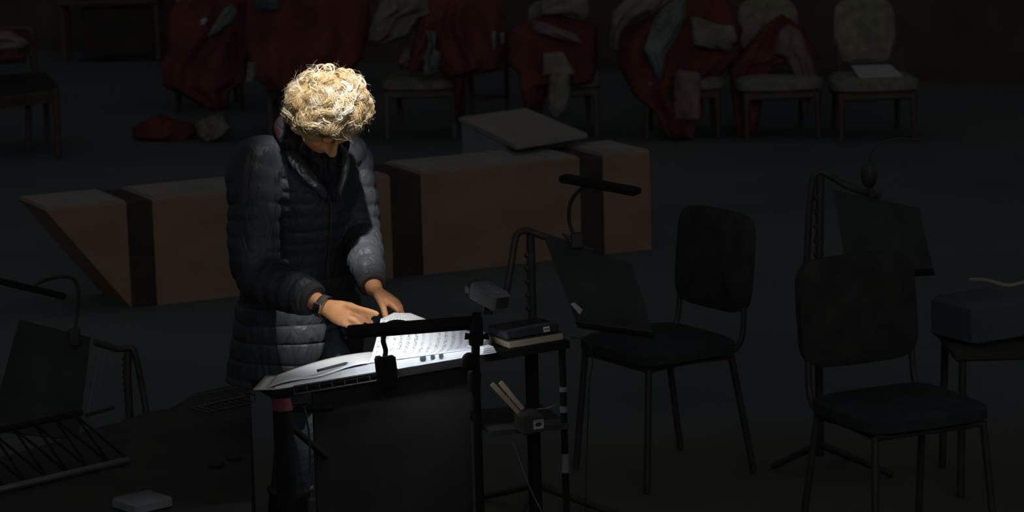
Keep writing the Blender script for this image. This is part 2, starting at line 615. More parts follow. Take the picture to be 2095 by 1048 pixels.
def hand(mb, w, fwd, back, thumb_side, length, fingers, tp, hw=0.038):
    """palm and five fingers; fingers: list of (spread, curl1, curl2, scale); thumb: list of 3 points in (thumb,fwd,back) coordinates"""
    fwd = fwd.normalized()
    back = (back - fwd * back.dot(fwd)).normalized()
    th = (thumb_side - fwd * thumb_side.dot(fwd) - back * thumb_side.dot(back)).normalized()
    L = length
    rings = []
    for (y, wdt, tk) in ((-0.10, .62, .0185), (0.0, .64, .0175), (.12, .76, .0170), (.28, .96, .0160), (.42, 1.03, .0140), (.52, .98, .0120), (.55, .86, .0085)):
        c = w + fwd * (y * L)
        a, b = hw * wdt, tk
        rings.append([c + th * (a * cos(t)) + back * (b * sin(t) * (1 if abs(sin(t)) < .8 else 1)) for t in (2 * pi * k / 18 for k in range(18))])
    mb.rings(rings)
    for i, (spread, c1, c2, sc) in enumerate(fingers):
        off = (0.75, 0.26, -0.24, -0.70)[i] * hw
        ln = (0.40, 0.44, 0.41, 0.32)[i] * L * sc
        p0 = w + fwd * ((0.46, 0.50, 0.48, 0.43)[i] * L) + th * off + back * 0.001
        d0 = (fwd * cos(spread) + th * sin(spread)).normalized()
        def bend(a):
            return d0 * cos(a) - back * sin(a)
        p1 = p0 + bend(c1 * .55) * ln * .48
        p2 = p1 + bend(c1 * .55 + c2) * ln * .30
        p3 = p2 + bend(c1 * .55 + c2 * 1.6) * ln * .24
        r = (0.0096, 0.0098, 0.0094, 0.0084)[i]
        mb.tube([p0 - d0 * 0.012, p0, p0 * .5 + p1 * .5, p1, p1 * .5 + p2 * .5, p2, p3, p3 + bend(c1 * .55 + c2 * 1.6) * .004], [r * 1.05, r * 1.12, r * .98, r * 1.05, r * .92, r * .92, r * .72, r * .35], 10)
    mb.tube(tp, [0.0125, 0.0120, 0.0100, 0.0098, 0.0078, 0.0040][:len(tp)], 10, 16)
    return th, fwd, back

body = MB()
# skull, jaw, neck
body.ell(HC + hu * 0.008 - fd * 0.012, (0.072, 0.088, 0.080), (hs, fd, hu), 24, 16)
body.ell(HC - hu * 0.050 + fd * 0.030, (0.056, 0.066, 0.062), (hs, fd, hu), 20, 12)
body.ell(HC - hu * 0.098 + fd * 0.072, (0.024, 0.022, 0.018), (hs, fd, hu), 16, 10)          # chin
body.tube([HC + hu * 0.010 + fd * 0.088, HC - hu * 0.012 + fd * 0.100, HC - hu * 0.034 + fd * 0.112, HC - hu * 0.040 + fd * 0.096], [.007, .009, .013, .008], 10, 12)   # nose
for s in (-1, 1):
    body.ell(HC - hu * 0.040 + fd * 0.100 + hs * (s * .010), (.008, .009, .007), (hs, fd, hu), 10, 8)      # nostril
    body.ell(HC + hu * 0.014 + fd * 0.083 + hs * (s * .034), (.022, .010, .007), (hs, fd, hu), 12, 8)      # brow
    body.ell(HC - hu * 0.030 + fd * 0.068 + hs * (s * .040), (.022, .018, .022), (hs, fd, hu), 12, 8)      # cheek
    body.ell(HC - hu * 0.012 - fd * 0.008 + hs * (s * .076), (.009, .020, .032), (hs, fd, hu), 14, 10)     # ear
body.tube([HC - hu * 0.064 + fd * 0.086 + hs * q for q in (-.025, -.01, 0, .01, .025)], [.003, .0062, .0055, .0062, .003], 8, 12)
body.tube([HC - hu * 0.073 + fd * 0.086 + hs * q for q in (-.022, -.01, 0, .01, .022)], [.003, .0066, .0072, .0066, .003], 8, 12)
body.tube([HC - hu * 0.04 - fd * 0.03, neck * .5 + HC * .5 - hu * .03 - fd * .03, neck - Z * 0.03], [.058, .056, .066], 18, 12)
# trunk, arms and legs (inside the clothes)
def ring(c, a, b, tilt=0.0, n=40, tr=0.0):
    fv = (JF + Z * tilt)
    return [c + (JR + Z * tr) * (a * cos(t)) + fv * (b * sin(t)) for t in (2 * pi * k / n for k in range(n))]
body.rings([ring(P(622, 640, 8.78), .10, .09, 0, 24), ring(P(622, 600, 8.78), .145, .115, 0, 24), ring(P(620, 520, 8.74), .125, .095, 0, 24), ring(P(617, 440, 8.69), .135, .105, -.1, 24), ring(P(617, 385, 8.65), .15, .105, -.2, 24), ring(P(622, 335, 8.60), .13, .08, -.3, 24), ring(neck, .055, .055, -.4, 24)])
for s_, e_, w_ in ((sR, eR, wR), (sL, eL, wL)):
    body.tube([s_ * .75 + neck * .25, s_, s_ * .5 + e_ * .5, e_, e_ * .5 + w_ * .5, w_ * .9 + e_ * .1, w_], [.05, .05, .044, .037, .036, .027, .0255], 14, 28)
for h_, k_, a_ in ((hipR, kR, aR), (hipL, kL, aL)):
    body.tube([h_, h_ * .55 + k_ * .45, k_, k_ * .7 + a_ * .3, a_], [.080, .070, .050, .050, .034], 14, 26)
    body.ell(Vector((a_.x, a_.y, .035)) + JF * .06, (.035, .11, .03), (JR, JF, Z), 14, 8)
# hands
cam_dir = (CAM - wR).normalized()
rf = (P(750, 659, 8.15) - wR)
rb = (cam_dir * 0.85 + Z * 0.30)
rth, rfw, rbk = hand(body, wR, rf, rb, Z * 0.8 + Vector((0.1, 0.5, 0.0)), 0.174,
     [(0.05, 0.28, 0.30, 1.0), (0.05, 0.42, 0.40, .96), (0.06, 0.55, 0.5, .94), (0.06, 0.7, 0.55, .92)],
     [P(686, 630, 8.235), P(714, 630, 8.20), P(738, 634, 8.18), P(754, 638, 8.165), P(770, 642, 8.155), P(775, 644, 8.155)])
lf = (P(842, 644, 8.32) - wL)
lth, lfw, lbk = hand(body, wL, lf, Vector((0.45, -0.15, 0.85)), Vector((-0.35, -0.75, -0.5)), 0.165,
     [(-0.04, 0.10, 0.12, 1.0), (-0.04, 0.30, 0.25, 1.0), (-0.08, 0.45, 0.4, 1.0), (-0.12, 0.6, 0.5, 1.0)],
     [P(771, 604, 8.40), P(780, 619, 8.36), P(785, 633, 8.33), P(788, 644, 8.31), P(790, 653, 8.30), P(791, 657, 8.30)], 0.034)
body_o = voxel(body, 0.0034, 'body', M['skin'], person, 3, 0.45)
for s in (-1, 1):
    eye = MB().ell(HC - hu * 0.001 + fd * 0.079 + hs * (s * .031), (.0115, .0115, .0085), (hs, fd, hu), 14, 10)
    eye.build('closed_eyelid', M['skin'], person)

# quilted jacket
def puff(s, pitch=0.052, amp=0.008):
    s = s + .006 * sin(s * 23)
    return amp * (abs(sin(pi * s / pitch)) ** 0.38 - 0.8)
TORSO = [  # px, py, Y, half width, half depth, tilt
    (606, 668, 8.795, .194, .150, .12, -.06), (608, 630, 8.79, .194, .150, .10, 0), (610, 590, 8.78, .190, .148, .10), (614, 520, 8.75, .176, .138, 0),
    (616, 450, 8.70, .178, .142, -.10), (617, 385, 8.655, .188, .142, -.20), (620, 342, 8.62, .180, .125, -.32), (632, 306, 8.585, .115, .098, -.40), (642, 276, 8.56, .088, .085, -.42)]
tor = smooth_path([tuple(P(*q[:3])) + tuple(q[3:6]) + ((q[6] if len(q) > 6 else 0.0),) for q in TORSO], 120)
jk = MB()
s_acc = 0.0
trings, front_line = [], []
for i, q in enumerate(tor):
    if i:
        s_acc += (Vector(q[:3]) - Vector(tor[i - 1][:3])).length
    pf = puff(s_acc) if i < 112 else 0
    trings.append(ring(Vector(q[:3]), q[3] + pf, q[4] + pf, q[5], 64, q[6]))
    front_line.append((Vector(q[:3]) + (JF + Z * q[5]) * (q[4] + pf), (JF + Z * q[5]).normalized()))
jk.rings(trings)
def sleeve(pts, rs, amp=0.008):
    q = smooth_path([tuple(p) + (r,) for p, r in zip(pts, rs)], 90)
    acc, out, x = 0.0, [], None
    for i in range(len(q)):
        p = Vector(q[i][:3])
        t = (Vector(q[min(i + 1, 89)][:3]) - Vector(q[max(i - 1, 0)][:3])).normalized()
        if i:
            acc += (p - Vector(q[i - 1][:3])).length
        if x is None:
            x, _ = basis(t)
        x = (x - t * x.dot(t)).normalized()
        y = t.cross(x)
        r = q[i][3] + (puff(acc, 0.050, amp) if 12 < i < 84 else 0)
        out.append([p + (x * cos(a) + y * sin(a)) * (r * (1 + .03 * sin(3 * a + acc * 40))) for a in (2 * pi * k / 36 for k in range(36))])
    jk.rings(out)
fR = (eR * .45 + wR * .55)
fL = (eL * .45 + wL * .55)
sleeve([sR * .55 + neck * .45 + Z * -.02, sR, sR * .5 + eR * .5 + JR * .012, eR + Vector((-.005, 0.01, -.012)), fR - Z * .008, wR * .80 + eR * .20], [.068, .080, .078, .074, .064, .052])
sleeve([sL * .55 + neck * .45 + Z * -.02, sL, sL * .5 + eL * .5 - JR * .012, eL + Vector((0.012, 0.01, 0)), fL, wL * .88 + eL * .12], [.064, .074, .066, .060, .054, .045])
jacket = voxel(jk, 0.0042, 'jacket', M['jacket'], person, 1, 0.4)
jacket['label'] = 'dark navy quilted jacket'
# open coat skirt: two flaps that part below the zip
SK = smooth_path([tuple(P(608, 612, 8.785)) + (.196, .152, 87, 93), tuple(P(605, 690, 8.80)) + (.205, .176, 82, 112), tuple(P(603, 768, 8.81)) + (.212, .182, 66, 138)], 60)
def skirt(s_, t_):
    q = SK[min(59, int(round(t_ * 59)))]
    a0, a1 = radians(q[5]), radians(q[6] - 360)
    a = a0 + (a1 - a0) * s_
    pf = puff(t_ * .235, amp=.007) + .006 * sin(5 * a + t_ * 3)
    return Vector(q[:3]) + JR * ((q[3] + pf) * cos(a)) + JF * ((q[4] + pf) * sin(a)) + Z * (-.012 * sin(a) * t_)
sko = MB().grid(skirt, 90, 60).build('coat_skirt', M['jacket'], person, solid=.012, angle=80)
# cuffs: dark openings around the wrists
for w_, e_, f_, r_ in ((wR, eR, .80, .047), (wL, eL, .88, .041)):
    d = (w_ - e_).normalized()
    c = w_ * f_ + e_ * (1 - f_)
    MB().tube([c - d * .012, c + d * .006, c + d * .014], [r_ + .004, r_ + .003, r_ - .004], 20).build('cuff', M['black_cloth'], person)
# zip down the front
zp = [p + n * .004 for p, n in front_line[6:108:4]]
zp += [P(700, 338, 8.42), P(703, 318, 8.45)]
MB().tube(zp, .0048, 8, 60).build('zip', M['black_plastic'], person)
# standing collar edge on the far side of the neck opening
cb = MB()
c0 = [P(690, 402, 8.475), P(706, 352, 8.44), P(706, 318, 8.47), P(694, 296, 8.53)]
cb.tube(c0, [.010, .013, .013, .009], 10, 20)
cb.build('collar_edge', M['dull_steel'], person)['label'] = 'grey collar edge of the jacket'
c1 = [P(676, 408, 8.475), P(640, 372, 8.42), P(606, 330, 8.44), P(588, 292, 8.50)]
MB().tube(c1, [.012, .020, .022, .014], 10, 20).build('collar', M['jacket'], person)

# scarf
sc = MB()
ctr = P(640, 300, 8.54)
rr = []
for k in range(40):
    a = 2 * pi * k / 40
    ox = JR * cos(a) + (JF + Z * -.55) * sin(a)
    rr.append(ctr + ox * (.074 + .006 * sin(5 * a)) + Z * (.012 * sin(3 * a) + .018 * max(0, cos(a))))
sc.tube(rr, [.030 + .007 * sin(7 * k / 40 * 2 * pi) for k in range(40)], 12, closed=True)
def bib(s, t):
    x0 = 606 + 52 * t
    x1 = 708 - 14 * t
    px = x0 + (x1 - x0) * s
    py = 322 + 92 * t - 14 * cos((s - .5) * pi) * 0
    return P(px, py, 8.455 + .02 * t + .010 * sin(s * 14 + t * 5) - .025 * sin(pi * s))
sc.grid(bib, 22, 16)
sc.tube([P(594, 300, 8.47), P(580, 262, 8.50), P(590, 236, 8.52)], [.026, .030, .016], 12, 14)
so = sc.build('scarf', M['scarf'], person)
so['label'] = 'dark scarf with red and grey wavy pattern'

# jeans, boots
je = MB()
je.rings([ring(P(624, 575, 8.77), .150, .120, 0, 32), ring(P(624, 630, 8.78), .165, .125, 0, 32), ring(P(624, 668, 8.78), .150, .115, 0, 32)])
for h_, k_, a_ in ((hipR, kR, aR), (hipL, kL, aL)):
    je.tube([h_ - Z * .01, h_ * .6 + k_ * .4, k_ * .9 + h_ * .1, k_ * .6 + a_ * .4, k_ * .25 + a_ * .75], [.088, .080, .068, .064, .060], 18, 30)
voxel(je, 0.007, 'jeans', M['jeans'], person, 3)
for a_, k_ in ((aR, kR), (aL, kL)):
    b = MB()
    top = k_ * .42 + a_ * .58
    b.tube([top, k_ * .2 + a_ * .8, a_, Vector((a_.x, a_.y, .05))], [.064, .060, .050, .048], 18, 16)
    b.ell(Vector((a_.x, a_.y, .042)) + JF * .07, (.046, .135, .042), (JR, JF, Z), 18, 10)
    bo = voxel(b, .007, 'boot', M['shoe'], person, 3)
    MB().tube([top + Vector((.064 * cos(t), .064 * sin(t), 0)) for t in (2 * pi * k / 24 for k in range(24))], .008, 8, closed=True).build('boot_cuff', M['jeans'], bo)

# watch
wd = (wR - eR).normalized()
wc = wR + rfw * -.004
wx, wy = rth, rbk
wt = MB()
rings_ = []
for off, gr in ((-.012, 1.0), (-.010, 1.06), (.010, 1.06), (.012, 1.0)):
    rings_.append([wc + rfw * off + wx * (.0315 * gr * cos(t)) + wy * (.0250 * gr * sin(t)) for t in (2 * pi * k / 28 for k in range(28))])
wt.rings(rings_, cap=False)
watch = wt.build('watch', M['watch_strap'], person, solid=.002)
fc = wc + wy * .0205 - wx * .0175
fn = (wy * .80 - wx * .6).normalized()
f2 = fn.cross(rfw).normalized()
MB().box(fc + fn * .003, (.026, .030, .009), (rfw, f2, fn), .003).build('watch_case', M['steel'], watch)
MB().box(fc + fn * .0078, (.022, .026, .002), (rfw, f2, fn), .001).build('watch_face', M['watch_glass'], watch)

# hair: locks of curls rooted on the skull
def make_hair():
    rnd = random.Random(11)
    V, Fc, T = [], [], []
    C = P(670, 219, 8.43)
    cen = C
    # soft inner mass, toned dark to paint the shade between the curls
    mb = MB()
    n, m = 40, 28
    for j in range(m + 1):
        th_ = -pi / 2 + pi * j / m
        for i in range(n):
            a = 2 * pi * i / n
            d = hs * (cos(th_) * cos(a)) + fd * (cos(th_) * sin(a)) + hu * sin(th_)
            r = 0.097 + 0.008 * mnoise.noise(d * 4.0)
            fac = d.dot(fd) - 0.55 * d.dot(hu)
            if fac > 0.55:
                r *= 0.84
            V.append(tuple(C + d * r)); T.append(0.08)
    for j in range(m):
        for i in range(n):
            Fc.append((j * n + i, j * n + (i + 1) % n, (j + 1) * n + (i + 1) % n, (j + 1) * n + i))
    def strand(pts, r0, tone):
        b = len(V)
        k = len(pts)
        x = None
        for i, p in enumerate(pts):
            t = (pts[min(i + 1, k - 1)] - pts[max(i - 1, 0)])
            if t.length < 1e-9:
                t = Vector((0, 0, 1))
            t.normalize()
            if x is None:
                x, _ = basis(t)
            x = (x - t * x.dot(t)).normalized()
            y = t.cross(x)
            r = r0 * (1.0 - 0.7 * (i / (k - 1)) ** 3)
            for q in range(3):
                a = 2 * pi * q / 3
                V.append(tuple(p + x * (r * cos(a)) + y * (r * sin(a)))); T.append(tone)
        for i in range(k - 1):
            for q in range(3):
                a0 = b + i * 3
                Fc.append((a0 + q, a0 + (q + 1) % 3, a0 + 3 + (q + 1) % 3, a0 + 3 + q))
    # lock directions on a sphere
    highlight_dir = (P(690, 198, 8.30) - cen).normalized()  # towards the spot's highlight on the crown
    NL = 190
    ga = pi * (3 - sqrt(5))
    for k in range(NL):
        zz = 1 - 2 * (k + .5) / NL
        rr_ = sqrt(1 - zz * zz)
        d = hs * (rr_ * cos(ga * k)) + fd * (rr_ * sin(ga * k)) + hu * zz
        d = (d + Vector((rnd.uniform(-.12, .12), rnd.uniform(-.12, .12), rnd.uniform(-.12, .12)))).normalized()
        face = d.dot(fd) * 0.80 - d.dot(hu) * 0.60
        if face > 0.86:
            continue
        if d.dot(hu) < -0.62 and d.dot(fd) < .2:
            continue
        crown = (hu * 0.25 - fd * 0.95).normalized()
        g = (d - crown * d.dot(crown))
        g = (g - d * g.dot(d))
        if g.length < 1e-4:
            g = hs.copy()
        g.normalize()
        b = d.cross(g)
        ang = rnd.uniform(-1.1, 1.1)
        g2 = g * cos(ang) + b * sin(ang)
        turns = rnd.uniform(1.3, 2.4) * rnd.choice((-1, 1))
        ph = rnd.uniform(0, 2 * pi)
        rad = rnd.uniform(.009, .017)
        R1 = rnd.uniform(.106, .124)
        sweep = rnd.uniform(.5, 1.05)
        tone0 = rnd.gauss(.42, .22) + .60 * math.exp(-((d - highlight_dir).length / .45) ** 2)  # random tone, plus the crown highlight painted in as lighter locks
        ns = 52
        for s in range(ns):
            ja, jb = rnd.gauss(0, .0045), rnd.gauss(0, .0045)
            jp, jr = rnd.gauss(0, .22), rnd.uniform(.7, 1.2)
            ln = rnd.uniform(.8, 1.08)
            js = rnd.gauss(0, .09)
            rnd_r = rnd.gauss(-.001, .003)
            pts = []
            for i in range(21):
                t = i / 20 * ln
                nn = (d + (g2 * (sweep * t) + b * js * t)).normalized()
                R = .086 + (R1 - .086) * min(1, t * 2.2) ** .7
                gg = (g2 - nn * g2.dot(nn)).normalized()
                bb = nn.cross(gg)
                w = rad * jr * min(1, t * 1.6)
                al = turns * 2 * pi * t + ph + jp
                pts.append(cen + nn * (R + rnd_r + w * .62 * cos(al)) + bb * (w * sin(al) + jb) + gg * (ja + w * .5 * cos(al)))
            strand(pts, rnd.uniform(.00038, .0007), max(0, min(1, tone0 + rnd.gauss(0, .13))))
    # single bright ringlets on the outside
    for k in range(110):
        d = Vector((rnd.gauss(0, 1), rnd.gauss(0, 1), rnd.gauss(0, 1))).normalized()
        if d.dot(fd) * .8 - d.dot(hu) * .6 > .45 or d.dot(hu) < -.6:
            continue
        g = d.cross(Vector((rnd.gauss(0, 1), rnd.gauss(0, 1), rnd.gauss(0, 1)))).normalized()
        b = d.cross(g)
        rad, ph, tn = rnd.uniform(.006, .014), rnd.uniform(0, 6.28), rnd.choice((-1, 1)) * rnd.uniform(.8, 1.5)
        R0 = rnd.uniform(.112, .126)
        for s in range(9):
            o1, o2 = rnd.gauss(0, .0011), rnd.gauss(0, .0011)
            pts = []
            for i in range(18):
                t = i / 17
                nn = (d + g * (.38 * t - .19)).normalized()
                al = ph + tn * 2 * pi * t
                pts.append(cen + nn * (R0 + o1 - .02 * (1 - min(1, t * 4)) + rad * .5 * cos(al)) + b * (rad * sin(al) + o2))
            strand(pts, .0005, min(1, rnd.gauss(.8, .12)))
    # loose fly-away hairs
    for k in range(260):
        d = Vector((rnd.gauss(0, 1), rnd.gauss(0, 1), rnd.gauss(0, 1))).normalized()
        if d.dot(fd) * .8 - d.dot(hu) * .6 > .5 or d.dot(hu) < -.6:
            continue
        g = d.cross(Vector((rnd.gauss(0, 1), rnd.gauss(0, 1), rnd.gauss(0, 1)))).normalized()
        pts = []
        cv = rnd.uniform(-1.6, 1.6)
        for i in range(12):
            t = i / 11
            nn = (d + g * (.55 * t)).normalized()
            pts.append(cen + nn * (.110 + .030 * t * rnd.uniform(.9, 1.1)) + d.cross(g) * (.014 * sin(cv * 3 * t)))
        strand(pts, .00028, rnd.uniform(.5, 1))
    me = bpy.data.meshes.new('hair')
    me.from_pydata(V, [], Fc)
    at = me.attributes.new('tone', 'FLOAT', 'POINT')
    at.data.foreach_set('value', T)
    for p in me.polygons:
        p.use_smooth = True
    me.materials.append(M['hair'])
    o = bpy.data.objects.new('hair', me)
    COL.objects.link(o)
    o.parent = person
    o.matrix_parent_inverse = person.matrix_world.inverted()
    o['label'] = 'curly blonde and grey hair'
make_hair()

# ------------------------------------------------------------------ conductor's desk
DZ = 0.79
DA = P(556, 800, 7.86)
DB = P(1166, 697, 8.10)
DU = (DB - DA)
DW = DU.length
DU.normalize()
DN = Vector((-DU.y, DU.x, 0)).normalized()                # away from the camera, to the reader
DV = (DN - Z * 0.09).normalized()            # the board dips towards the reader
DT = DU.cross(DV).normalized()               # normal of the board
def dk(u, v, h=0.0):
    return DA + DU * u + DV * v + DT * h
def du(px, py):
    return solve_u(lambda u: dk(u, 0, 0), px)
DD = 0.30
desk = thing('conductor_desk', (DA.x + DU.x * DW / 2, DA.y + .2, 0), 'wide black conductor desk with dark front panel carrying the open score', 'music desk')
def slab(u0, u1, v0, v1, h0, h1, name, m, parent):
    return MB().prism([dk(u0, v0, h0), dk(u1, v0, h0), dk(u1, v1, h0), dk(u0, v1, h0)], DT * (h1 - h0)).build(name, m, parent, smooth=False)
slab(0, DW, 0.004, DD, -.022, 0, 'desk_board', M['lamp_black'], desk)
# wire ledge along the far-from-reader edge
ul0, ul1 = du(600, 793), du(770, 765)
wr = MB()
wr.tube([dk(ul0, -.004, .002), dk(ul1 + .06, -.004, .002)], .003, 8)
wr.tube([dk(ul0, -.004, -.020), dk(ul1 + .06, -.004, -.020)], .003, 8)
for k in range(9):
    uu = ul0 + (ul1 + .05 - ul0) * k / 8
    wr.tube([dk(uu, -.004, .002), dk(uu, -.004, -.020)], .002, 6)
wr.build('wire_ledge', M['black_metal'], desk)
# posts, panel, braces
def post(u, v, r, name, ztop=None):
    p = dk(u, v, -.022)
    return MB().tube([Vector((p.x, p.y, 0.0)), Vector((p.x, p.y, p.z))], r, 14).build(name, M['lamp_black'], desk)
pu0 = du(578, 796)
post(pu0, .02, .028, 'post')
post(DW - .02, .02, .010, 'post')
post(DW - .04, DD - .04, .02, 'post')
pa, pb_ = du(642, 788), du(962, 736)
q0, q1 = dk(pa, .03, -.022), dk(pb_, .03, -.022)
MB().prism([Vector((q0.x, q0.y, .14)), Vector((q1.x, q1.y, .14)), Vector((q1.x, q1.y, q1.z)), Vector((q0.x, q0.y, q0.z))], DN * .016).build('front_panel', M['front_black'], desk, smooth=False)
st = MB()
for k in range(9):
    c = q0 + (q1 - q0) * (.38 + .075 * k)
    c.z = .152
    st.box(c - DN * .002, (.020, .004, .004), (DU, DN, Z), .001)
st.build('stud_row', M['dull_steel'], desk)
pt = dk(pu0, .02, -.022)
pq = dk(pa, .02, -.022)
br = MB()
br.tube([Vector((pt.x, pt.y, .70)), Vector((pq.x, pq.y, .66)) + DU * .05 + Z * .03], .012, 10)
br.tube([Vector((pt.x, pt.y, .67)), Vector((pq.x, pq.y, .55)) + DU * .03], .010, 10)
br.build('brace', M['lamp_black'], desk)
MB().tube([Vector((pt.x, pt.y, .735)), Vector((pt.x, pt.y, .70))], .0295, 14).build('red_tape', M['red_tape'], desk)
# small shelf on the right under the board
s0, s1 = du(1000, 729), du(1160, 698)
r0, r1 = dk(s0, .0, 0), dk(s1, .0, 0)
for_shelf_z = 0.585
MB().prism([Vector((r0.x, r0.y, for_shelf_z - .015)), Vector((r1.x, r1.y, for_shelf_z - .015)), Vector((r1.x, r1.y, for_shelf_z - .015)) + DN * .28, Vector((r0.x, r0.y, for_shelf_z - .015)) + DN * .28], (0, 0, .015)).build('shelf', M['black_plastic'], desk, smooth=False)
# pale stickers on the thin post
pr_ = dk(DW - .02, .02, -.022)
for za, zb in ((.676, .690), (.616, .634), (.44, .495)):
    MB().tube([Vector((pr_.x, pr_.y, za)), Vector((pr_.x, pr_.y, zb))], .0115, 12).build('pale_sticker', M['device_grey'], desk)

# ------------------------------------------------------------------ open score
def sk_(u, v, h=0.0):
    return dk(u, v, h) + DU * (v * 0.36)
us0 = du(530, 800) - .0
um, us1 = du(757, 767), du(1003, 727)
score = thing('open_score', dk(um, .15, .0), 'thick open music score, white under the lamp, its page being turned', 'sheet music')
VD = 0.22
def stack_top(u):
    # height of the page pile over the board
    if u < um:
        k = (um - u) / (um - us0)
        return .004 + .022 * (1 - k ** 1.3) * (1 - .75 * math.exp(-((um - u) / .02) ** 2) * 0)
    k = (u - um) / (us1 - um)
    return .026 * (1 - k * .35)
def pile(u0, u1, name, m, n=26, lay=0.0):
    mb = MB()
    rings_ = []
    for i in range(n):
        u = u0 + (u1 - u0) * i / (n - 1)
        h = stack_top(u)
        j = .004 * sin(i * 1.7)
        rings_.append([sk_(u, .006 + j * .3, .001), sk_(u, VD, .001), sk_(u, VD, h), sk_(u, .006, h)])
    mb.rings(rings_)
    return mb.build(name, m, score, smooth=True, angle=25)
pile(us0 + .045, um, 'page_pile', M['white_paper'])
pile(um, us1 - .01, 'page_pile', M['white_paper'])
# cover boards sticking out below the pages
cv = MB()
def cover(s, t):
    u = us0 - .015 + (um - us0 + .1) * s
    return sk_(u, .002 + (VD + .004) * t, .0015 + .010 * max(0, 1 - s * 6) ** 1.2)
cv.grid(cover, 30, 6)
M['cream_board'] = mat('cream_board', (0.55, 0.52, 0.43), 0.8, 0.06, 20, spec=0.1)
cv.build('cover', M['cream_board'], score, solid=.003)
def lpage(s, t):
    u = us0 + .02 + (um - us0 - .02) * s
    return sk_(u, .003 + VD * t, stack_top(u) + .0030 + .010 * sin(pi * s) * t + .004 * sin(s * 9) * (1 - t))
MB().grid(lpage, 34, 10).build('left_page', M['white_paper'], score, solid=.0008)
# page lifted by the hands
def lifted(s, t):
    near = dk(um + (us1 - .035 - um) * s, .012, .030 - .010 * s)
    tl, tm, tr = P(779, 652, 8.14), P(880, 660, 8.26), P(998, 684, 8.22)
    far = tl * ((1 - s) ** 2) + tm * (2 * s * (1 - s)) + tr * (s * s)
    p = near * (1 - t) + far * t
    p = p - Z * (.020 * sin(pi * t) * (1 - .3 * s)) + Vector((0.014 * sin(pi * t) * (s - .1), 0, 0))
    return p
lp = MB()
lp.grid(lifted, 48, 30)
lo = lp.build('lifted_page', M['score'], score, solid=.0008)
def add_uv(o, nu, nv):
    me = o.data
    uvl = me.uv_layers.new(name='UVMap')
    for l in me.loops:
        i = l.vertex_index
        uvl.data[l.index].uv = ((i % nu) / (nu - 1), (i // nu) / (nv - 1))
add_uv(lo, 48, 30)
# corner of the lifted page held above the lamp bar
def corner(s, t):
    a, b = P(779, 653, 8.145), P(888, 660, 8.25)
    c, d = P(806, 640, 8.24), P(840, 641, 8.28)
    lo_ = a * (1 - s) + b * s
    hi_ = c * (1 - s) + d * s
    return lo_ * (1 - t) + hi_ * t
co = MB().grid(corner, 18, 8).build('page_corner', M['score'], score, solid=.0008)
add_uv(co, 18, 8)
# curled leaf at the right end and tab markers on the near edge
def leaf(s, t):
    p = dk(us1 - .055 + .045 * s, .03, .028)
    q = P(984 + 16 * s, 676 + 8 * s, 8.2)
    return p * (1 - t) + q * t + Vector((.008 * sin(pi * t), 0, 0))
MB().grid(leaf, 8, 14).build('curled_leaf', M['white_paper'], score, solid=.0008)
tb = MB()
for px in (868, 888, 905):
    u = du(px, 748)
    tb.box(dk(u, .004, stack_top(u) * .85), (.017 if px == 868 else .012, .003, .010), (DU, DV, DT), .001)
tb.build('index_tab', M['dull_steel'], score)
# pencil on the left page
pa_, pb2 = dk(du(655, 790), .012, .032), dk(du(718, 779), .05, .034)
pen = MB().tube([pa_, pb2, pb2 + (pb2 - pa_) * .12], [.0042, .0042, .0006], 8)
tag(pen.build('pencil', M['ink']), 'dark pencil lying on the left page of the open score', 'pencil')

# ------------------------------------------------------------------ desk lamps (LED bars on goosenecks)
def lamp_bar(root, a, b, w, h, tilt, led=True):
    a, b = Vector(a), Vector(b)
    x = (b - a).normalized()
    n = (Z * cos(tilt) - Vector((0, 1, 0)) * sin(tilt))
    n = (n - x * n.dot(x)).normalized()
    y = n.cross(x).normalized()
    L = (b - a).length
    bar = MB().box((a + b) / 2, (L, w, h), (x, y, n), min(w, h) * .3).build('light_bar', M['lamp_black'], root)
    if led:
        MB().box((a + b) / 2 - n * (h / 2 + .0006), (L * .92, w * .55, .002), (x, y, n)).build('led_strip', M['led'], bar, smooth=False)
    return x, y, n
lb_a, lb_b = P(712, 680, 7.86), P(985, 659, 7.98)
cl = dk(du(795, 762), -.008, 0)
lamp = thing('desk_lamp', cl, 'black bar lamp on a short gooseneck, clipped over the middle of the open score', 'lamp')
lamp_bar(lamp, lb_a, lb_b, .040, .024, radians(38))
MB().ell(P(812, 661, 7.92), (.030, .014, .009), n=16, m=8).build('switch', M['lamp_black'], lamp)
MB().tube([P(786, 736, 7.84), P(789, 718, 7.86), P(784, 698, 7.86), P(787, 682, 7.88)], .0072, 10, 20).build('gooseneck', M['lamp_black'], lamp)
ca, cb_ = P(769, 733, 7.835), P(808, 729, 7.86)
cc = (P(769, 733, 7.835) + P(812, 793, 7.86)) / 2
MB().box(P(791, 762, 7.83), (.056, .028, .088), (DU, DN, (Z + DU * -.08).normalized()), .004).build('clip', M['lamp_black'], lamp)
MB().box(P(775, 734, 7.83), (.016, .028, .012), (DU, DN, Z), .002).build('clip_tab', M['lamp_black'], lamp)

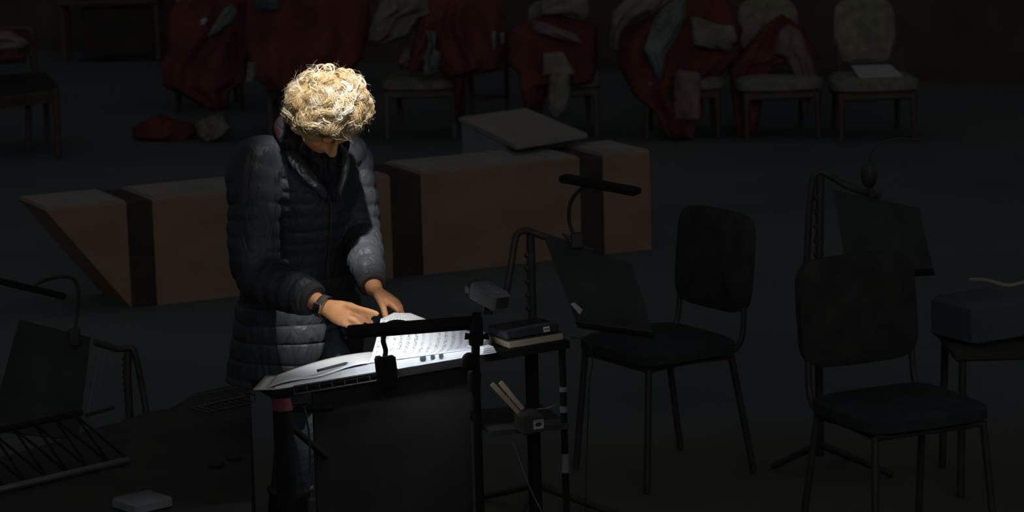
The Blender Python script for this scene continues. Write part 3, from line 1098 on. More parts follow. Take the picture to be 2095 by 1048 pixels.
# ------------------------------------------------------------------ pole stand with small camera
pp = P(972, 720, 7.93)
stand = thing('pole_stand', (pp.x, pp.y, 0), 'black pole stand with knobs beside the desk, carrying a small grey camera', 'stand')
top = P(975, 640, 7.93)
pole_lean = Vector((pp.x, pp.y, 0))
MB().tube([pole_lean, Vector((pp.x, pp.y, pp.z - .02)), top], [.012, .012, .012], 12).build('pole', M['lamp_black'], stand)
MB().tube([P(974, 706, 7.92), P(974, 692, 7.92), P(975, 676, 7.92), P(977, 650, 7.92)], [.020, .022, .018, .015], 14).build('sleeve', M['lamp_black'], stand)
for a, b in ((P(968, 690, 7.92), P(951, 688, 7.92)), (P(982, 690, 7.92), P(1000, 688, 7.92))):
    MB().tube([a, b], [.006, .010], 12).build('knob', M['lamp_black'], stand)
MB().ell(P(960, 740, 7.91), (.022, .02, .026), n=14, m=10).build('clamp', M['lamp_black'], stand)
MB().tube([P(971, 762, 7.92), P(969, 800, 7.92)], .019, 12).build('collar', M['lamp_black'], stand)
for k in range(3):
    a = k * 2 * pi / 3 + .6
    MB().tube([Vector((pp.x, pp.y, .22)), Vector((pp.x + .24 * cos(a), pp.y + .24 * sin(a), .012))], .010, 8).build('leg', M['black_metal'], stand)
# camera body
dc = P(1002, 606, 7.93)
dl = (P(1052, 604, 7.86) - P(992, 569, 7.98)).normalized()
dw = (P(992, 568, 7.98) - P(957, 576, 7.93))
dw = (dw - dl * dw.dot(dl)).normalized()
dn = dl.cross(dw).normalized()
if dn.z < 0:
    dn = -dn
camr = thing('video_camera', dc - dn * .03, 'small dark grey video camera tilted on top of the pole stand', 'camera')
MB().box(dc, (.120, .058, .046), (dl, dw, dn), .004).build('camera_body', M['device_grey'], camr)
MB().box(dc + dn * .0245 + dl * .01, (.085, .050, .003), (dl, dw, dn), .001).build('top_plate', M['device_grey'], camr)
MB().tube([dc - dl * .060, dc - dl * .080], [.020, .023], 16).build('lens_hood', M['black_plastic'], camr)
MB().box(dc - dl * .078 - dw * .022 - dn * .006, (.022, .004, .018), (dl, dw, dn), .001).build('lens_flap', M['device_grey'], camr)
MB().tube([dc - dn * .024, dc - dn * .05], .014, 12).build('mount', M['black_plastic'], camr)
MB().box(dc - dw * .0298 + dl * -.01 + dn * .006, (.010, .002, .003), (dl, dw, dn)).build('button', M['dim_paper'], camr)
MB().box(dc + dn * .0265 - dl * .012, (.006, .004, .002), (dl, dw, dn)).build('button', M['dim_paper'], camr)
MB().box(dc + dl * .0608 + dw * .002, (.002, .040, .032), (dl, dw, dn), .0008).build('back_plate', M['black_plastic'], camr)

# ------------------------------------------------------------------ books and box on the right of the desk
uA, uB = du(1048, 717), du(1160, 698)
bk = MB().box(dk((uA + uB) / 2, .13, .0105), (uB - uA, .20, .019), (DU, DV, DT), .002)
book = thing('book', dk((uA + uB) / 2, .13, 0), 'closed book with tan page edges under the dark glossy case', 'book')
bk.build('page_block', M['tan_paper'], book, smooth=False)
MB().box(dk((uA + uB) / 2, .135, .0222), (uB - uA + .004, .205, .003), (DU, DV, DT), .001).build('cover', M['black_plastic'], book)
M['gloss'] = mat('glossy_black', (0.02, 0.022, 0.03), 0.14, 0.1, 20)
case = thing('flat_case', dk((uA + uB) / 2, .13, .024), 'flat glossy black case with white label lying on the closed book', 'case')
MB().box(dk((uA + uB) / 2 - .005, .13, .0375), ((uB - uA) * .96, .19, .026), (DU, DV, DT), .004).build('case_body', M['gloss'], case)
lab = dk(uB - .045, .0345, .038)
MB().box(lab, (.018, .001, .014), (DU, DV, DT)).build('label', M['white_paper'], case, smooth=False)
lm = MB()
for a in (-.005, 0, .005):
    lm.box(lab + DU * a - DV * .0008, (.003, .001, .006), (DU, DV, DT))
lm.build('print', M['ink'], case, smooth=False)
# loose paper edge between score and camera stand
MB_ = MB()
for k in range(4):
    MB_.box(dk(du(1000, 731) , .02, .004 + .005 * k), (.040 - .004 * k, .06, .0035), (DU, DV, DT))
tag(MB_.build('loose_papers', M['white_paper'], smooth=False), 'small pile of loose white papers at the right end of the score', 'paper')

bx = P(1082, 850, 7.98)
box0 = thing('labelled_box', (bx.x, bx.y, for_shelf_z), 'small black box with white label on the shelf under the desk', 'box')
bc = Vector((bx.x, bx.y + .04, for_shelf_z + .0275))
MB().box(bc, (.062, .09, .052), (DU, DN, Z), .004).build('box_body', M['black_plastic'], box0)
lc = bc - DN * .0458 + DU * .014
MB().box(lc, (.030, .001, .026), (DU, DN, Z)).build('label', M['dim_paper'], box0, smooth=False)
lm = MB()
lm.ell(lc - DN * .001, (.010, .0008, .006), (DU, DN, Z), 12, 6)
for k in range(5):
    lm.box(lc - DN * .001 + Z * .0095 + DU * (-.010 + .005 * k), (.0016, .0008, .004), (DU, DN, Z))
lm.build('print', M['ink'], box0)
p0, p1 = P(1014, 783, 7.98), P(1066, 842, 7.96)
pegd = (p1 - p0).normalized()
pegn = pegd.cross(Vector((0, 1, 0))).normalized()
peg = thing('wooden_peg', p1, 'pair of pale wooden sticks leaning on the small labelled box', 'peg')
for s, sp in ((-1, .014), (1, .012)):
    a = p0 + pegn * (s * .010) + Vector((0, .004 * s, 0)) - pegd * (.006 if s < 0 else -.008)
    b = p1 + pegn * (s * .0078)
    d = (b - a).normalized()
    n2 = d.cross(Vector((0, 1, 0))).normalized()
    MB().box((a + b) / 2, ((b - a).length, .012, .014), (d, Vector((0, 1, 0)) - d * d.y, n2), .002).build('stick', M['peg_wood'], peg)
MB().tube([p0 * .45 + p1 * .55 - pegn * .012, p0 * .45 + p1 * .55 + pegn * .012], .003, 8).build('spring', M['dull_steel'], peg)

# cables
def cable(pts, r, label, m='black_plastic', n=40):
    o = MB().tube(pts, r, 8, n).build('cable', M[m])
    return tag(o, label, 'cable')
cable([P(1048, 905, 7.90), P(1062, 940, 7.89), P(1078, 985, 7.88), P(1094, 1020, 7.88), P(1112, 1062, 7.88), P(1120, 1150, 7.95), F(1135, 1190, .006)], .0022, 'thin grey cable dangling below the labelled box', 'dull_steel')
cable([P(1098, 838, 8.0), P(1118, 836, 7.99), P(1134, 831, 7.98), P(1143, 826, 7.97)], .0024, 'short curved cable with shiny tip beside the labelled box', 'dull_steel')
cable([P(1168, 690, 8.32), P(1196, 696, 8.34), P(1209, 716, 8.35), P(1212, 750, 8.36), P(1205, 800, 8.36), P(1196, 1100, 8.40), F(1196, 1185, .006)], .0022, 'thin cable hanging off the right end of the desk', 'black_plastic')
cable([P(622, 832, 7.78), P(628, 860, 7.78), P(633, 900, 7.78), P(634, 960, 7.78), P(628, 1060, 7.80), F(630, 1240, .006)], .0030, 'thin black cable hanging beside the left post of the desk', 'black_plastic')

# ------------------------------------------------------------------ orchestra music stands
def music_stand(label, hub, corners, arc, ratchet, feet, group='tubular orchestra music stands'):
    """corners: 4 points of the desk; arc: bent tube; ratchet: post line"""
    r = thing('music_stand', (hub[0], hub[1], 0), label, 'music stand', group)
    a, b, c, d = corners
    n = (b - a).cross(d - a).normalized()
    if n.y > 0:
        n = -n
    MB().prism([a, b, c, d], n * -.012).build('desk_panel', M['panel_black'], r, smooth=False)
    lip = MB()
    lip.box((c + d) / 2 + n * .02, ((c - d).length, .05, .008), ((c - d).normalized(), n, (c - d).normalized().cross(n)), .002)
    lip.build('lip', M['black_metal'], r)
    MB().tube(arc, .0115, 12, 40).build('bent_tube', M['black_metal'], r)
    rt = MB()
    rt.tube(ratchet, .014, 12)
    p, q = Vector(ratchet[0]), Vector(ratchet[-1])
    for k in range(6):
        c_ = p + (q - p) * (.08 + .05 * k)
        rt.ell(c_ - Vector((.012, 0, 0)), (.011, .010, .012), n=10, m=6)
    rt.build('ratchet_post', M['black_metal'], r)
    h = Vector((hub[0], hub[1], 0))
    for k in range(3):
        e = h + Vector(feet[k])
        MB().tube([h + Z * .10, e + Z * .012], [.013, .011], 10).build('foot', M['black_metal'], r)
    return r
# middle one, with a lamp
hub = P(1088, 600, 9.30)
mid = music_stand('black music stand with clip lamp behind the right end of the desk',
    (hub.x, hub.y), [P(1112, 484, 9.26), P(1292, 540, 9.14), P(1338, 690, 8.98), P(1182, 668, 9.06)],
    [P(1032, 620, 9.22), P(1046, 540, 9.24), P(1054, 490, 9.26), P(1062, 476, 9.27), P(1080, 473, 9.28), P(1110, 483, 9.28), P(1150, 496, 9.26), P(1215, 516, 9.22)],
    [P(1085, 478, 9.29), Vector((hub.x, hub.y, hub.z)), Vector((hub.x, hub.y, .06))],
    [(.28, -.12, 0), (-.18, .2, 0), (-.1, -.25, 0)])
tg = MB().prism([P(1167, 622, 9.02), P(1175, 619, 9.02), P(1192, 634, 8.99), P(1186, 644, 8.98)], (0, .003, 0))
o = tg.build('paper_tag', M['dim_paper'], mid, smooth=False)
o['label'] = 'pale paper tag'
lamp2 = thing('desk_lamp', P(1178, 497, 9.2), 'black bar lamp on a curved gooseneck, clipped to the music stand before the plywood beam', 'lamp')
lamp_bar(lamp2, P(1150, 364, 9.16), P(1305, 393, 8.98), .045, .022, radians(5), False)
MB().tube([P(1176, 486, 9.20), P(1165, 455, 9.20), P(1166, 420, 9.18), P(1180, 395, 9.14), P(1204, 378, 9.10)], .0062, 10, 24).build('gooseneck', M['black_plastic'], lamp2)
MB().box(P(1180, 492, 9.19), (.040, .03, .05), None, .005).build('clip', M['black_plastic'], lamp2)
MB().tube([P(1166, 490, 9.18), P(1150, 478, 9.18)], [.008, .003], 8).build('clip_lever', M['black_plastic'], lamp2)
# right one
hub = F(1678, 968)
rstand = music_stand('black music stand with pale paper tag among the chairs on the right',
    (hub.x, hub.y), [P(1704, 388, hub.y), P(1880, 425, hub.y - .12), P(1912, 560, hub.y - .3), P(1735, 570, hub.y - .22)],
    [P(1650, 560, hub.y), P(1655, 440, hub.y), P(1662, 372, hub.y), P(1672, 354, hub.y), P(1690, 356, hub.y), P(1740, 384, hub.y), P(1800, 402, hub.y - .06)],
    [P(1678, 358, hub.y), Vector((hub.x, hub.y, .5)), Vector((hub.x, hub.y, .06))],
    [(.235, -.10, 0), (.12, .19, 0), (-.16, .06, 0)])
o = MB().prism([P(1768, 530, hub.y - .32), P(1776, 526, hub.y - .32), P(1788, 552, hub.y - .33), P(1778, 558, hub.y - .33)], (0, .003, 0)).build('paper_tag', M['tan_paper'], rstand, smooth=False)
o['label'] = 'tan paper tag'
lamp3 = thing('clip_lamp', P(1790, 395, hub.y - .1), 'dark rounded clip lamp on top of the right hand music stand', 'lamp')
MB().ell(P(1778, 358, hub.y - .08), (.028, .03, .045), n=16, m=12).build('lamp_head', M['black_plastic'], lamp3)
MB().tube([P(1778, 372, hub.y - .08), P(1784, 402, hub.y - .08)], .010, 10).build('neck', M['black_plastic'], lamp3)
MB().tube([P(1778, 340, hub.y - .08), P(1783, 312, hub.y - .08), P(1800, 294, hub.y - .08), P(1840, 284, hub.y - .08), P(1890, 288, hub.y - .08)], .003, 8, 24).build('wire', M['black_plastic'], lamp3)
# left one
hub = P(262, 800, 9.75)
lst = music_stand('black music stand with broad dark panel at the left edge of the photo',
    (hub.x, hub.y), [P(42, 655, 9.55), P(186, 690, 9.68), P(160, 900, 9.52), P(-20, 880, 9.40)],
    [P(192, 700, 9.70), P(240, 714, 9.74), P(262, 712, 9.75), P(272, 716, 9.75), P(280, 740, 9.75), P(290, 790, 9.75), P(300, 850, 9.74), P(304, 900, 9.73)],
    [P(262, 712, 9.76), Vector((hub.x, hub.y, .4)), Vector((hub.x, hub.y, .06))],
    [(.20, -.2, 0), (-.25, -.05, 0), (0.05, .26, 0)])
MB().tube([P(206, 716, 9.70), P(190, 790, 9.66), P(178, 850, 9.62)], .0032, 8).build('wire_stay', M['dull_steel'], lst)
MB().tube([P(218, 718, 9.70), P(204, 790, 9.67), P(192, 850, 9.64)], .0032, 8).build('wire_stay', M['dull_steel'], lst)
MB().tube([P(176, 850, 9.60), P(232, 834, 9.72)], .007, 8).build('tray_bar', M['black_metal'], lst)
# lamp of the left stand: a bar reaching out of the frame
l4 = thing('desk_lamp', P(150, 650, 9.66), 'black bar lamp hanging over the music stand at the left edge', 'lamp')
lamp_bar(l4, P(-40, 566, 9.3), P(128, 606, 9.55), .05, .022, radians(5), False)
MB().tube([P(62, 590, 9.45), P(92, 573, 9.58), P(130, 566, 9.64), P(152, 572, 9.66), P(161, 600, 9.67), P(158, 640, 9.68), P(152, 690, 9.67)], .0062, 10, 30).build('gooseneck', M['black_plastic'], l4)
MB().box(P(152, 690, 9.64), (.04, .03, .06), None, .005).build('clip', M['black_plastic'], l4)

# ------------------------------------------------------------------ black case in the left foreground and things on it
CZ = 0.45
far_edge = [(-60, 950), (40, 925), (120, 902), (180, 880), (250, 862), (300, 845), (345, 836), (368, 826), (392, 808), (425, 799), (470, 790), (505, 786)]
cp = [F(a, b, CZ) for a, b in far_edge] + [F(512, 800, CZ), F(516, 1160, CZ), F(-60, 1160, CZ)]
pl = MB().prism([Vector((p.x, p.y, 0)) for p in cp], (0, 0, CZ))
tag(pl.build('instrument_case', M['black_case'], smooth=False), 'big black instrument case with curved edge in the left foreground', 'case')
wb0, wb1 = F(425, 846, CZ), F(522, 826, CZ)
bu = (wb1 - wb0).normalized()
bv = Vector((-bu.y, bu.x, 0))
bl = (wb1 - wb0).length
basket = thing('wire_basket', (wb0 + wb1) / 2, 'small wire basket lying on the black case beside the desk', 'basket')
wm = MB()
for z in (.004, .040):
    for v in (0, .09):
        wm.tube([wb0 + bv * v + Z * z, wb1 + bv * v + Z * z], .0022, 6)
for k in range(8):
    p = wb0 + bu * (bl * k / 7)
    for v in (0, .09):
        wm.tube([p + bv * v + Z * .004, p + bv * v + Z * .040], .0016, 6)
    wm.tube([p + Z * .004, p + bv * .09 + Z * .004], .0016, 6)
wm.build('wire_frame', M['dull_steel'], basket)
hk = MB().tube([wb1 + Vector((.012 * cos(a) - .005, 0, .045 + .016 * sin(a))) for a in (0.5 + .26 * k for k in range(19))], .003, 8)
hk.build('hook', M['dull_steel'], basket)
rod = MB().tube([wb0 + bv * .05 + Z * .014 + bu * .02, wb0 + bv * .05 + Z * .016 + bu * (bl - .005)], .0045, 8)
tag(rod.build('metal_rod', M['dull_steel']), 'thin grey metal rod lying in the wire basket', 'rod')
# truss rail
rail = thing('truss_rail', F(130, 972, CZ), 'black lattice rail lying across the left foreground on the black case', 'rail')
ra, rb_ = F(-40, 1012, CZ + .012), F(262, 942, CZ + .012)
MB().tube([ra, rb_], .011, 12).build('rail_tube', M['dull_steel'], rail)
rv = Vector((-(rb_ - ra).y, (rb_ - ra).x, 0)).normalized()
MB().tube([ra + rv * .22 + Z * .11, rb_ + rv * .22 + Z * .11], .010, 12).build('rail_tube', M['lamp_black'], rail)
for k in range(7):
    t0, t1 = k / 7 + .02, (k + .5) / 7 + .02
    for s_, e_ in ((t0, t1), (t1, min(1, t0 + 1 / 7))):
        pA = ra + (rb_ - ra) * (s_ if s_ == t0 else e_)
        pB = ra + (rb_ - ra) * t1 + rv * .22 + Z * .11
        MB().tube([pA, pB], .004, 8).build('diagonal', M['lamp_black'], rail)
bq = F(292, 1040, CZ)
tag(MB().box(bq + Z * .016, (.125, .12, .032), (bu, bv, Z), .006).build('grey_box', M['device_grey']), 'small bluish grey box at the bottom edge on the black case', 'box')
tapes = MB()
for k, (a, b) in enumerate(((442, 955), (478, 940))):
    p = F(a, b, CZ)
    r_ = .016
    tapes = MB().tube([p + Vector((r_ * cos(t), r_ * sin(t), .010)) for t in (2 * pi * q / 20 for q in range(20))], .009, 8, closed=True)
    tag(tapes.build('tape_roll', M['blue_seat']), ('grey tape roll on the black case, left of the pair', 'grey tape roll on the black case, right of the pair')[k], 'tape', 'tape rolls on the black case')

# ------------------------------------------------------------------ black orchestra chairs on the right
def orch_chair(loc, rz, label, seat_m='blue_seat'):
    r = thing('orchestra_chair', loc, label, 'chair', 'black tube legged orchestra chairs', rz)
    w, d, sh = .44, .42, .45
    def pad(c, sx, sy, sz, ax=None, bow=0.0):
        rings_ = []
        for h, k in ((-.5, .90), (-.3, 1.0), (.25, 1.0), (.5, .88)):
            ring_ = []
            for i in range(28):
                a = 2 * pi * i / 28
                ca, sa = cos(a), sin(a)
                e = .38
                x = sx / 2 * k * math.copysign(abs(ca) ** e, ca)
                y = sy / 2 * k * math.copysign(abs(sa) ** e, sa)
                ring_.append((x, y, h * sz))
            rings_.append(ring_)
        return rings_
    local_build(MB().rings([[Vector((x, y, sh + z)) for x, y, z in q] for q in pad(None, w, d, .06)]), 'seat', M[seat_m], r)
    local_build(MB().rings([[Vector((x, d / 2 + .02 - z + .10 * (y + .16) , .72 + y)) for x, y, z in q] for q in pad(None, .42, .34, .05)]), 'backrest', M['black_cloth'], r)
    for sx in (-1, 1):
        local_build(MB().tube([(sx * .19, -.17, sh - .03), (sx * .215, -.205, .006)], .012, 10), 'leg', M['black_metal'], r)
        local_build(MB().tube([(sx * .19, .17, sh - .03), (sx * .215, .24, .006)], .012, 10), 'leg', M['black_metal'], r)
        local_build(MB().tube([(sx * .19, .15, sh - .03), (sx * .19, .215, sh + .02), (sx * .185, .235, .62), (sx * .18, .26, .80)], .011, 10, 16), 'back_tube', M['black_metal'], r)
    local_build(MB().tube([(-.19, -.17, sh - .035), (.19, -.17, sh - .035), (.19, .17, sh - .035), (-.19, .17, sh - .035)], .011, 10, closed=True), 'seat_frame', M['black_metal'], r)
    return r
q = F(1345, 705, .45)
c1 = orch_chair((q.x, q.y, 0), radians(-58), 'dark orchestra chair with rounded back and bluish seat right of the plywood beam')
c2 = copy_thing(c1, (1.17, 8.74, 0), radians(24), 'dark orchestra chair with slim legs in the right foreground corner')
lt = thing('low_table', (1.66, 9.55, 0), 'low black table at the right edge carrying a bluish box', 'table')
MB().box((1.66, 9.55, .475), (.46, .44, .03), None, .006).build('table_top', M['black_case'], lt)
for sx in (-1, 1):
    for sy in (-1, 1):
        MB().tube([(1.66 + sx * .20, 9.55 + sy * .19, .462), (1.66 + sx * .21, 9.55 + sy * .20, .004)], .013, 10).build('leg', M['black_metal'], lt)

# ------------------------------------------------------------------ crumpled cloth shapes
def drape(name, pts, Ytop, Ybot, thick, m, folds=5, amp=.03, slant=0.0, seed=0, parent=None, nr=40, ncol=44, back=.25):
    """closed cloth body: outline swept row by row with a pleated front and a back"""
    ys = [p[1] for p in pts]
    y0, y1 = min(ys), max(ys)
    rows = []
    for j in range(nr):
        v = j / (nr - 1)
        y = y0 + (y1 - y0) * (.004 + .992 * v)
        xs = []
        for i in range(len(pts)):
            (xa, ya), (xb, yb) = pts[i], pts[(i + 1) % len(pts)]
            if (ya - y) * (yb - y) <= 0 and ya != yb:
                xs.append(xa + (xb - xa) * (y - ya) / (yb - ya))
        rows.append((y, min(xs), max(xs), v))
    rings_ = []
    for y, xa, xb, v in rows:
        Y = Ytop + (Ybot - Ytop) * v
        e = min(1.0, 5 * v, 5 * (1 - v)) ** .5
        fr, bk_ = [], []
        for i in range(ncol):
            s = i / (ncol - 1)
            px = xa + (xb - xa) * s
            jit = mnoise.noise(Vector((seed * 9.1, v * 9, s * 2))) * 3.0
            rim = max(0, 1 - (2 * s - 1) ** 2) ** .5
            w = sin(2 * pi * (folds * .42 * s + slant * v) + 4.5 * mnoise.noise(Vector((seed * 3.3, v * 2.2, s * 2.2))))
            dy = thick * rim * (.25 + .75 * e) + amp * w * rim * e + amp * 1.1 * mnoise.noise(Vector((px * .022, y * .016, seed)))* rim
            q = P(px + jit * (1 if 0 < i < ncol - 1 else .8), y + jit * .6, Y - dy)
            fr.append(q)
            bk_.append(P(px, y, Y + thick * back * rim))
        rings_.append(fr + bk_[::-1][1:-1])
    return MB().rings(rings_).build(name, M[m], parent, angle=70)

# ------------------------------------------------------------------ upholstered chairs of the set
def set_chair(loc, rz, label, w=.50, back=.82, sh=.40, frame='cream_wood', arms=False, up='cream_fabric'):
    r = thing('upholstered_chair', loc, label, 'chair', 'cream upholstered chairs in the back row', rz)
    d = .52
    def pad(sx, sy, sz, e=.4):
        out = []
        for h, k in ((-.5, .93), (-.32, 1.0), (.2, 1.0), (.5, .86)):
            out.append([(sx / 2 * k * math.copysign(abs(cos(a)) ** e, cos(a)), sy / 2 * k * math.copysign(abs(sin(a)) ** e, sin(a)), h * sz) for a in (2 * pi * i / 32 for i in range(32))])
        return out
    local_build(MB().rings([[Vector((x * (1 - .12 * (y / d)), y, sh - .035 + z)) for x, y, z in q] for q in pad(w, d, .085)]), 'seat', M[up], r)
    bh = back - sh - .04
    local_build(MB().rings([[Vector((x, d / 2 + .02 - z + .16 * (y + bh / 2), sh + .05 + bh / 2 + y)) for x, y, z in q] for q in pad(w * .74, bh, .075, .5)]), 'backrest', M[up], r)
    local_build(MB().box((0, 0, sh - .10), (w * .92, d * .92, .05), None, .008), 'seat_rail', M[frame], r)
    for sx in (-1, 1):
        x = sx * w * .42
        local_build(MB().tube([(x, -d * .42, sh - .09), (x * 1.01, -d * .44, .2), (x * 1.02, -d * .45, .005)], [.024, .019, .014], 10, 10), 'leg', M[frame], r)
        local_build(MB().tube([(x * .85, d * .42, sh - .08), (x * .9, d * .48, .2), (x * .92, d * .58, .005)], [.023, .019, .015], 10, 10), 'leg', M[frame], r)
        local_build(MB().tube([(x * .78, d * .48, sh - .08), (x * .78, d * .50, sh + .06), (x * .8, d * .56 + .1 * bh, sh + .08 + bh * .7)], .016, 8, 12), 'back_post', M[frame], r)
        if arms:
            local_build(MB().tube([(x * .85, d * .5, sh + .24), (x * 1.05, 0, sh + .25), (x * 1.05, -d * .32, sh + .21), (x, -d * .36, sh - .04)], [.018, .02, .022, .016], 10, 22), 'arm', M[frame], r)
    return r
def foot(px, py):
    p = F(px, py)
    return (p.x, p.y + .20, 0)
# the clear chair with a paper on its seat
pC = foot(1793, 288)
ch0 = set_chair(pC, 0.02, 'cream patterned upholstered chair with a white paper on its seat', w=.52, sh=.38, frame='dark_wood')
sp_ = Vector((pC[0] + .03, pC[1] - .07, .389))
pa4 = MB().prism([sp_ + Vector((-.13, -.115, .0)), sp_ + Vector((.14, -.115, .0)), sp_ + Vector((.09, .125, .045)), sp_ + Vector((-.15, .125, .045))], (0, 0, .006)).build('paper_sheets', M['dim_paper'], smooth=False)
tag(pa4, 'white sheets of paper lying on the seat of the cream chair', 'paper')
ch1 = None
seats = [
    (1596, 286, 0.06, 'cream upholstered chair with rounded back under a red costume, next to the papered chair'),
    (1400, 284, -.05, 'cream upholstered chair under the red and cream gown with a pale pink panel'),
    (1150, 282, 0.03, 'cream upholstered chair behind the pale topped platform, hung with red cloth'),
    (868, 284, -.08, 'cream legged upholstered chair right of the curly hair'),
    (620, 284, 0.05, 'cream upholstered chair hidden behind the bowed head'),
]
for px, py, rz, lb_ in seats:
    if px > 1200:
        copy_thing(ch0, foot(px, py), rz, lb_)
    elif ch1 is None:
        ch1 = set_chair(foot(px, py), rz, lb_, sh=.39)
    else:
        copy_thing(ch1, foot(px, py), rz, lb_)

def costume(name, px, py, label, cat='costume', group='costumes hung over the chairs'):
    q = F(px, py)
    return thing(name, (q.x, q.y, 0), label, cat, group)
# on the chair by the papered one
k = costume('costume', 1590, 286, 'red costume with cream sleeve thrown over the chair beside the papered chair')
drape('red_cloth', [(1560, 55), (1600, 28), (1640, 55), (1672, 110), (1680, 118), (1640, 130), (1590, 130), (1565, 160), (1556, 230), (1545, 284), (1508, 284), (1498, 200), (1490, 140), (1530, 90)], 18.42, 18.20, .10, 'red_cloth', 5, .03, .6, 1, k)
drape('cream_sleeve', [(1592, 62), (1615, 50), (1640, 66), (1660, 120), (1672, 170), (1660, 200), (1648, 240), (1636, 200), (1620, 150), (1606, 120), (1580, 108)], 18.32, 18.16, .08, 'pink_cloth', 3, .02, .3, 2, k)
# gown
k = costume('costume', 1390, 284, 'red gown with long cream folds and pale pink panel, between two chairs')
drape('red_cloth', [(1268, 70), (1330, 30), (1400, -20), (1480, -20), (1520, 60), (1500, 130), (1440, 180), (1436, 240), (1416, 284), (1366, 284), (1340, 230), (1300, 200), (1262, 130)], 18.45, 18.15, .12, 'red_cloth', 6, .035, .5, 3, k)
drape('cream_fold', [(1255, 20), (1300, -20), (1370, -20), (1345, 20), (1290, 45), (1268, 75), (1262, 112), (1246, 92)], 18.34, 18.24, .08, 'cream_cloth', 3, .02, .5, 4, k)
drape('cream_fold', [(1350, 20), (1405, -20), (1402, 40), (1382, 82), (1362, 110), (1358, 140), (1350, 170), (1330, 130), (1316, 100), (1330, 60)], 18.26, 18.12, .08, 'grey_cloth', 3, .02, .4, 5, k)
drape('cream_collar', [(1410, 38), (1425, 34), (1470, 50), (1502, 52), (1510, 80), (1490, 108), (1475, 104), (1470, 76), (1440, 80), (1438, 100), (1416, 92)], 18.26, 18.20, .07, 'cream_cloth', 3, .025, .2, 6, k)
drape('pink_panel', [(1378, 150), (1392, 140), (1400, 165), (1408, 168), (1420, 145), (1434, 150), (1432, 246), (1378, 246)], 18.14, 18.08, .05, 'pink_cloth', 2, .008, 0, 7, k)
# behind the platform
k = costume('costume', 1150, 282, 'red cloth with cream and pale pieces over the chair behind the pale topped platform')
drape('red_cloth', [(1040, 60), (1080, 40), (1130, 25), (1180, 40), (1222, 50), (1222, 120), (1215, 170), (1170, 172), (1150, 110), (1120, 108), (1115, 200), (1108, 236), (1072, 220), (1060, 150), (1036, 130)], 18.45, 18.2, .12, 'red_cloth', 5, .035, .5, 8, k)
drape('cream_top', [(1098, -20), (1205, -20), (1205, 36), (1190, 40), (1150, 28), (1106, 30)], 18.40, 18.34, .08, 'cream_cloth', 3, .015, .2, 9, k)
drape('pink_band', [(1085, 40), (1120, 48), (1180, 70), (1190, 88), (1150, 84), (1090, 66)], 18.22, 18.2, .06, 'pink_cloth', 3, .012, .2, 10, k)
drape('pale_sheet', [(1111, 108), (1152, 106), (1170, 140), (1178, 152), (1140, 140), (1122, 146), (1111, 158)], 18.14, 18.10, .03, 'cream_cloth', 2, .008, .2, 11, k)
drape('cream_tail', [(1126, 142), (1164, 142), (1168, 190), (1160, 225), (1136, 240), (1120, 226), (1122, 180)], 18.12, 18.08, .05, 'cream_fabric', 3, .015, .2, 12, k)
# dark stool with red costume
q = F(1002, 250)
stool = thing('wooden_stool', (q.x, q.y + .2, 0), 'dark wooden stool with square frame under red cloth, behind the platform', 'stool')
for sx in (-1, 1):
    for sy in (-1, 1):
        MB().box((q.x + sx * .12, q.y + .2 + sy * .12, .21), (.03, .03, .42), None, .004).build('leg', M['dark_wood'], stool)
MB().box((q.x, q.y + .2, .435), (.30, .30, .03), None, .006).build('seat', M['dark_wood'], stool)
MB().box((q.x, q.y + .08, .16), (.21, .018, .03), None, .004).build('stretcher', M['dark_wood'], stool)
k = costume('costume', 950, 284, 'dark red costume hanging down beside the dark wooden stool')
drape('red_cloth', [(880, -20), (1030, -20), (1040, 70), (1035, 140), (1000, 148), (960, 150), (952, 232), (932, 240), (928, 160), (900, 150), (886, 90), (868, 50)], 18.6, 18.3, .12, 'red_cloth', 6, .035, .5, 13, k)
for a_, b_ in (((1006, 64), (1014, 104)), ((1024, 66), (1031, 92))):
    drape('pale_ribbon', [(a_[0], a_[1]), (a_[0] + 9, a_[1]), (b_[0], b_[1]), (b_[0] - 8, b_[1])], 18.36, 18.35, .02, 'grey_cloth', 1, .003, 0, 14, k, 10, 10)
# chair right of the hair
k = costume('costume', 868, 284, 'crumpled beige cloth and bluish scarf on the cream legged chair right of the hair')
drape('beige_cloth', [(752, 62), (770, 20), (790, -20), (900, -20), (905, 20), (860, 40), (842, 70), (810, 84), (788, 90), (768, 94), (750, 82)], 18.7, 18.5, .14, 'cream_cloth', 5, .04, .8, 15, k)
drape('red_cloth', [(858, 36), (900, 22), (905, 60), (890, 100), (868, 146), (838, 150), (830, 130), (846, 90)], 18.56, 18.4, .10, 'red_cloth', 3, .02, .4, 16, k)
drape('bluish_scarf', [(872, 62), (892, 66), (892, 100), (904, 110), (896, 148), (868, 154), (866, 120), (876, 96)], 18.40, 18.3, .05, 'grey_cloth', 3, .02, .4, 17, k)
drape('pale_cuff', [(822, 104), (838, 98), (842, 122), (838, 138), (822, 140), (812, 132)], 18.42, 18.40, .05, 'pink_cloth', 2, .01, .2, 18, k)
# behind the head
k = costume('costume', 640, 284, 'dark red costume piled up behind the bowed head')
drape('red_cloth', [(508, -20), (760, -20), (756, 60), (740, 120), (690, 180), (560, 190), (520, 160), (500, 80)], 18.7, 18.35, .14, 'red_cloth', 7, .04, .6, 19, k)
drape('grey_shirt', [(508, -20), (574, -20), (572, 18), (552, 26), (524, 20)], 18.42, 18.4, .07, 'pale_blue_box', 2, .02, .2, 20, k)
drape('pale_glove', [(508, 128), (524, 126), (524, 160), (516, 178), (502, 166)], 18.28, 18.25, .05, 'cream_fabric', 2, .01, .2, 21, k)
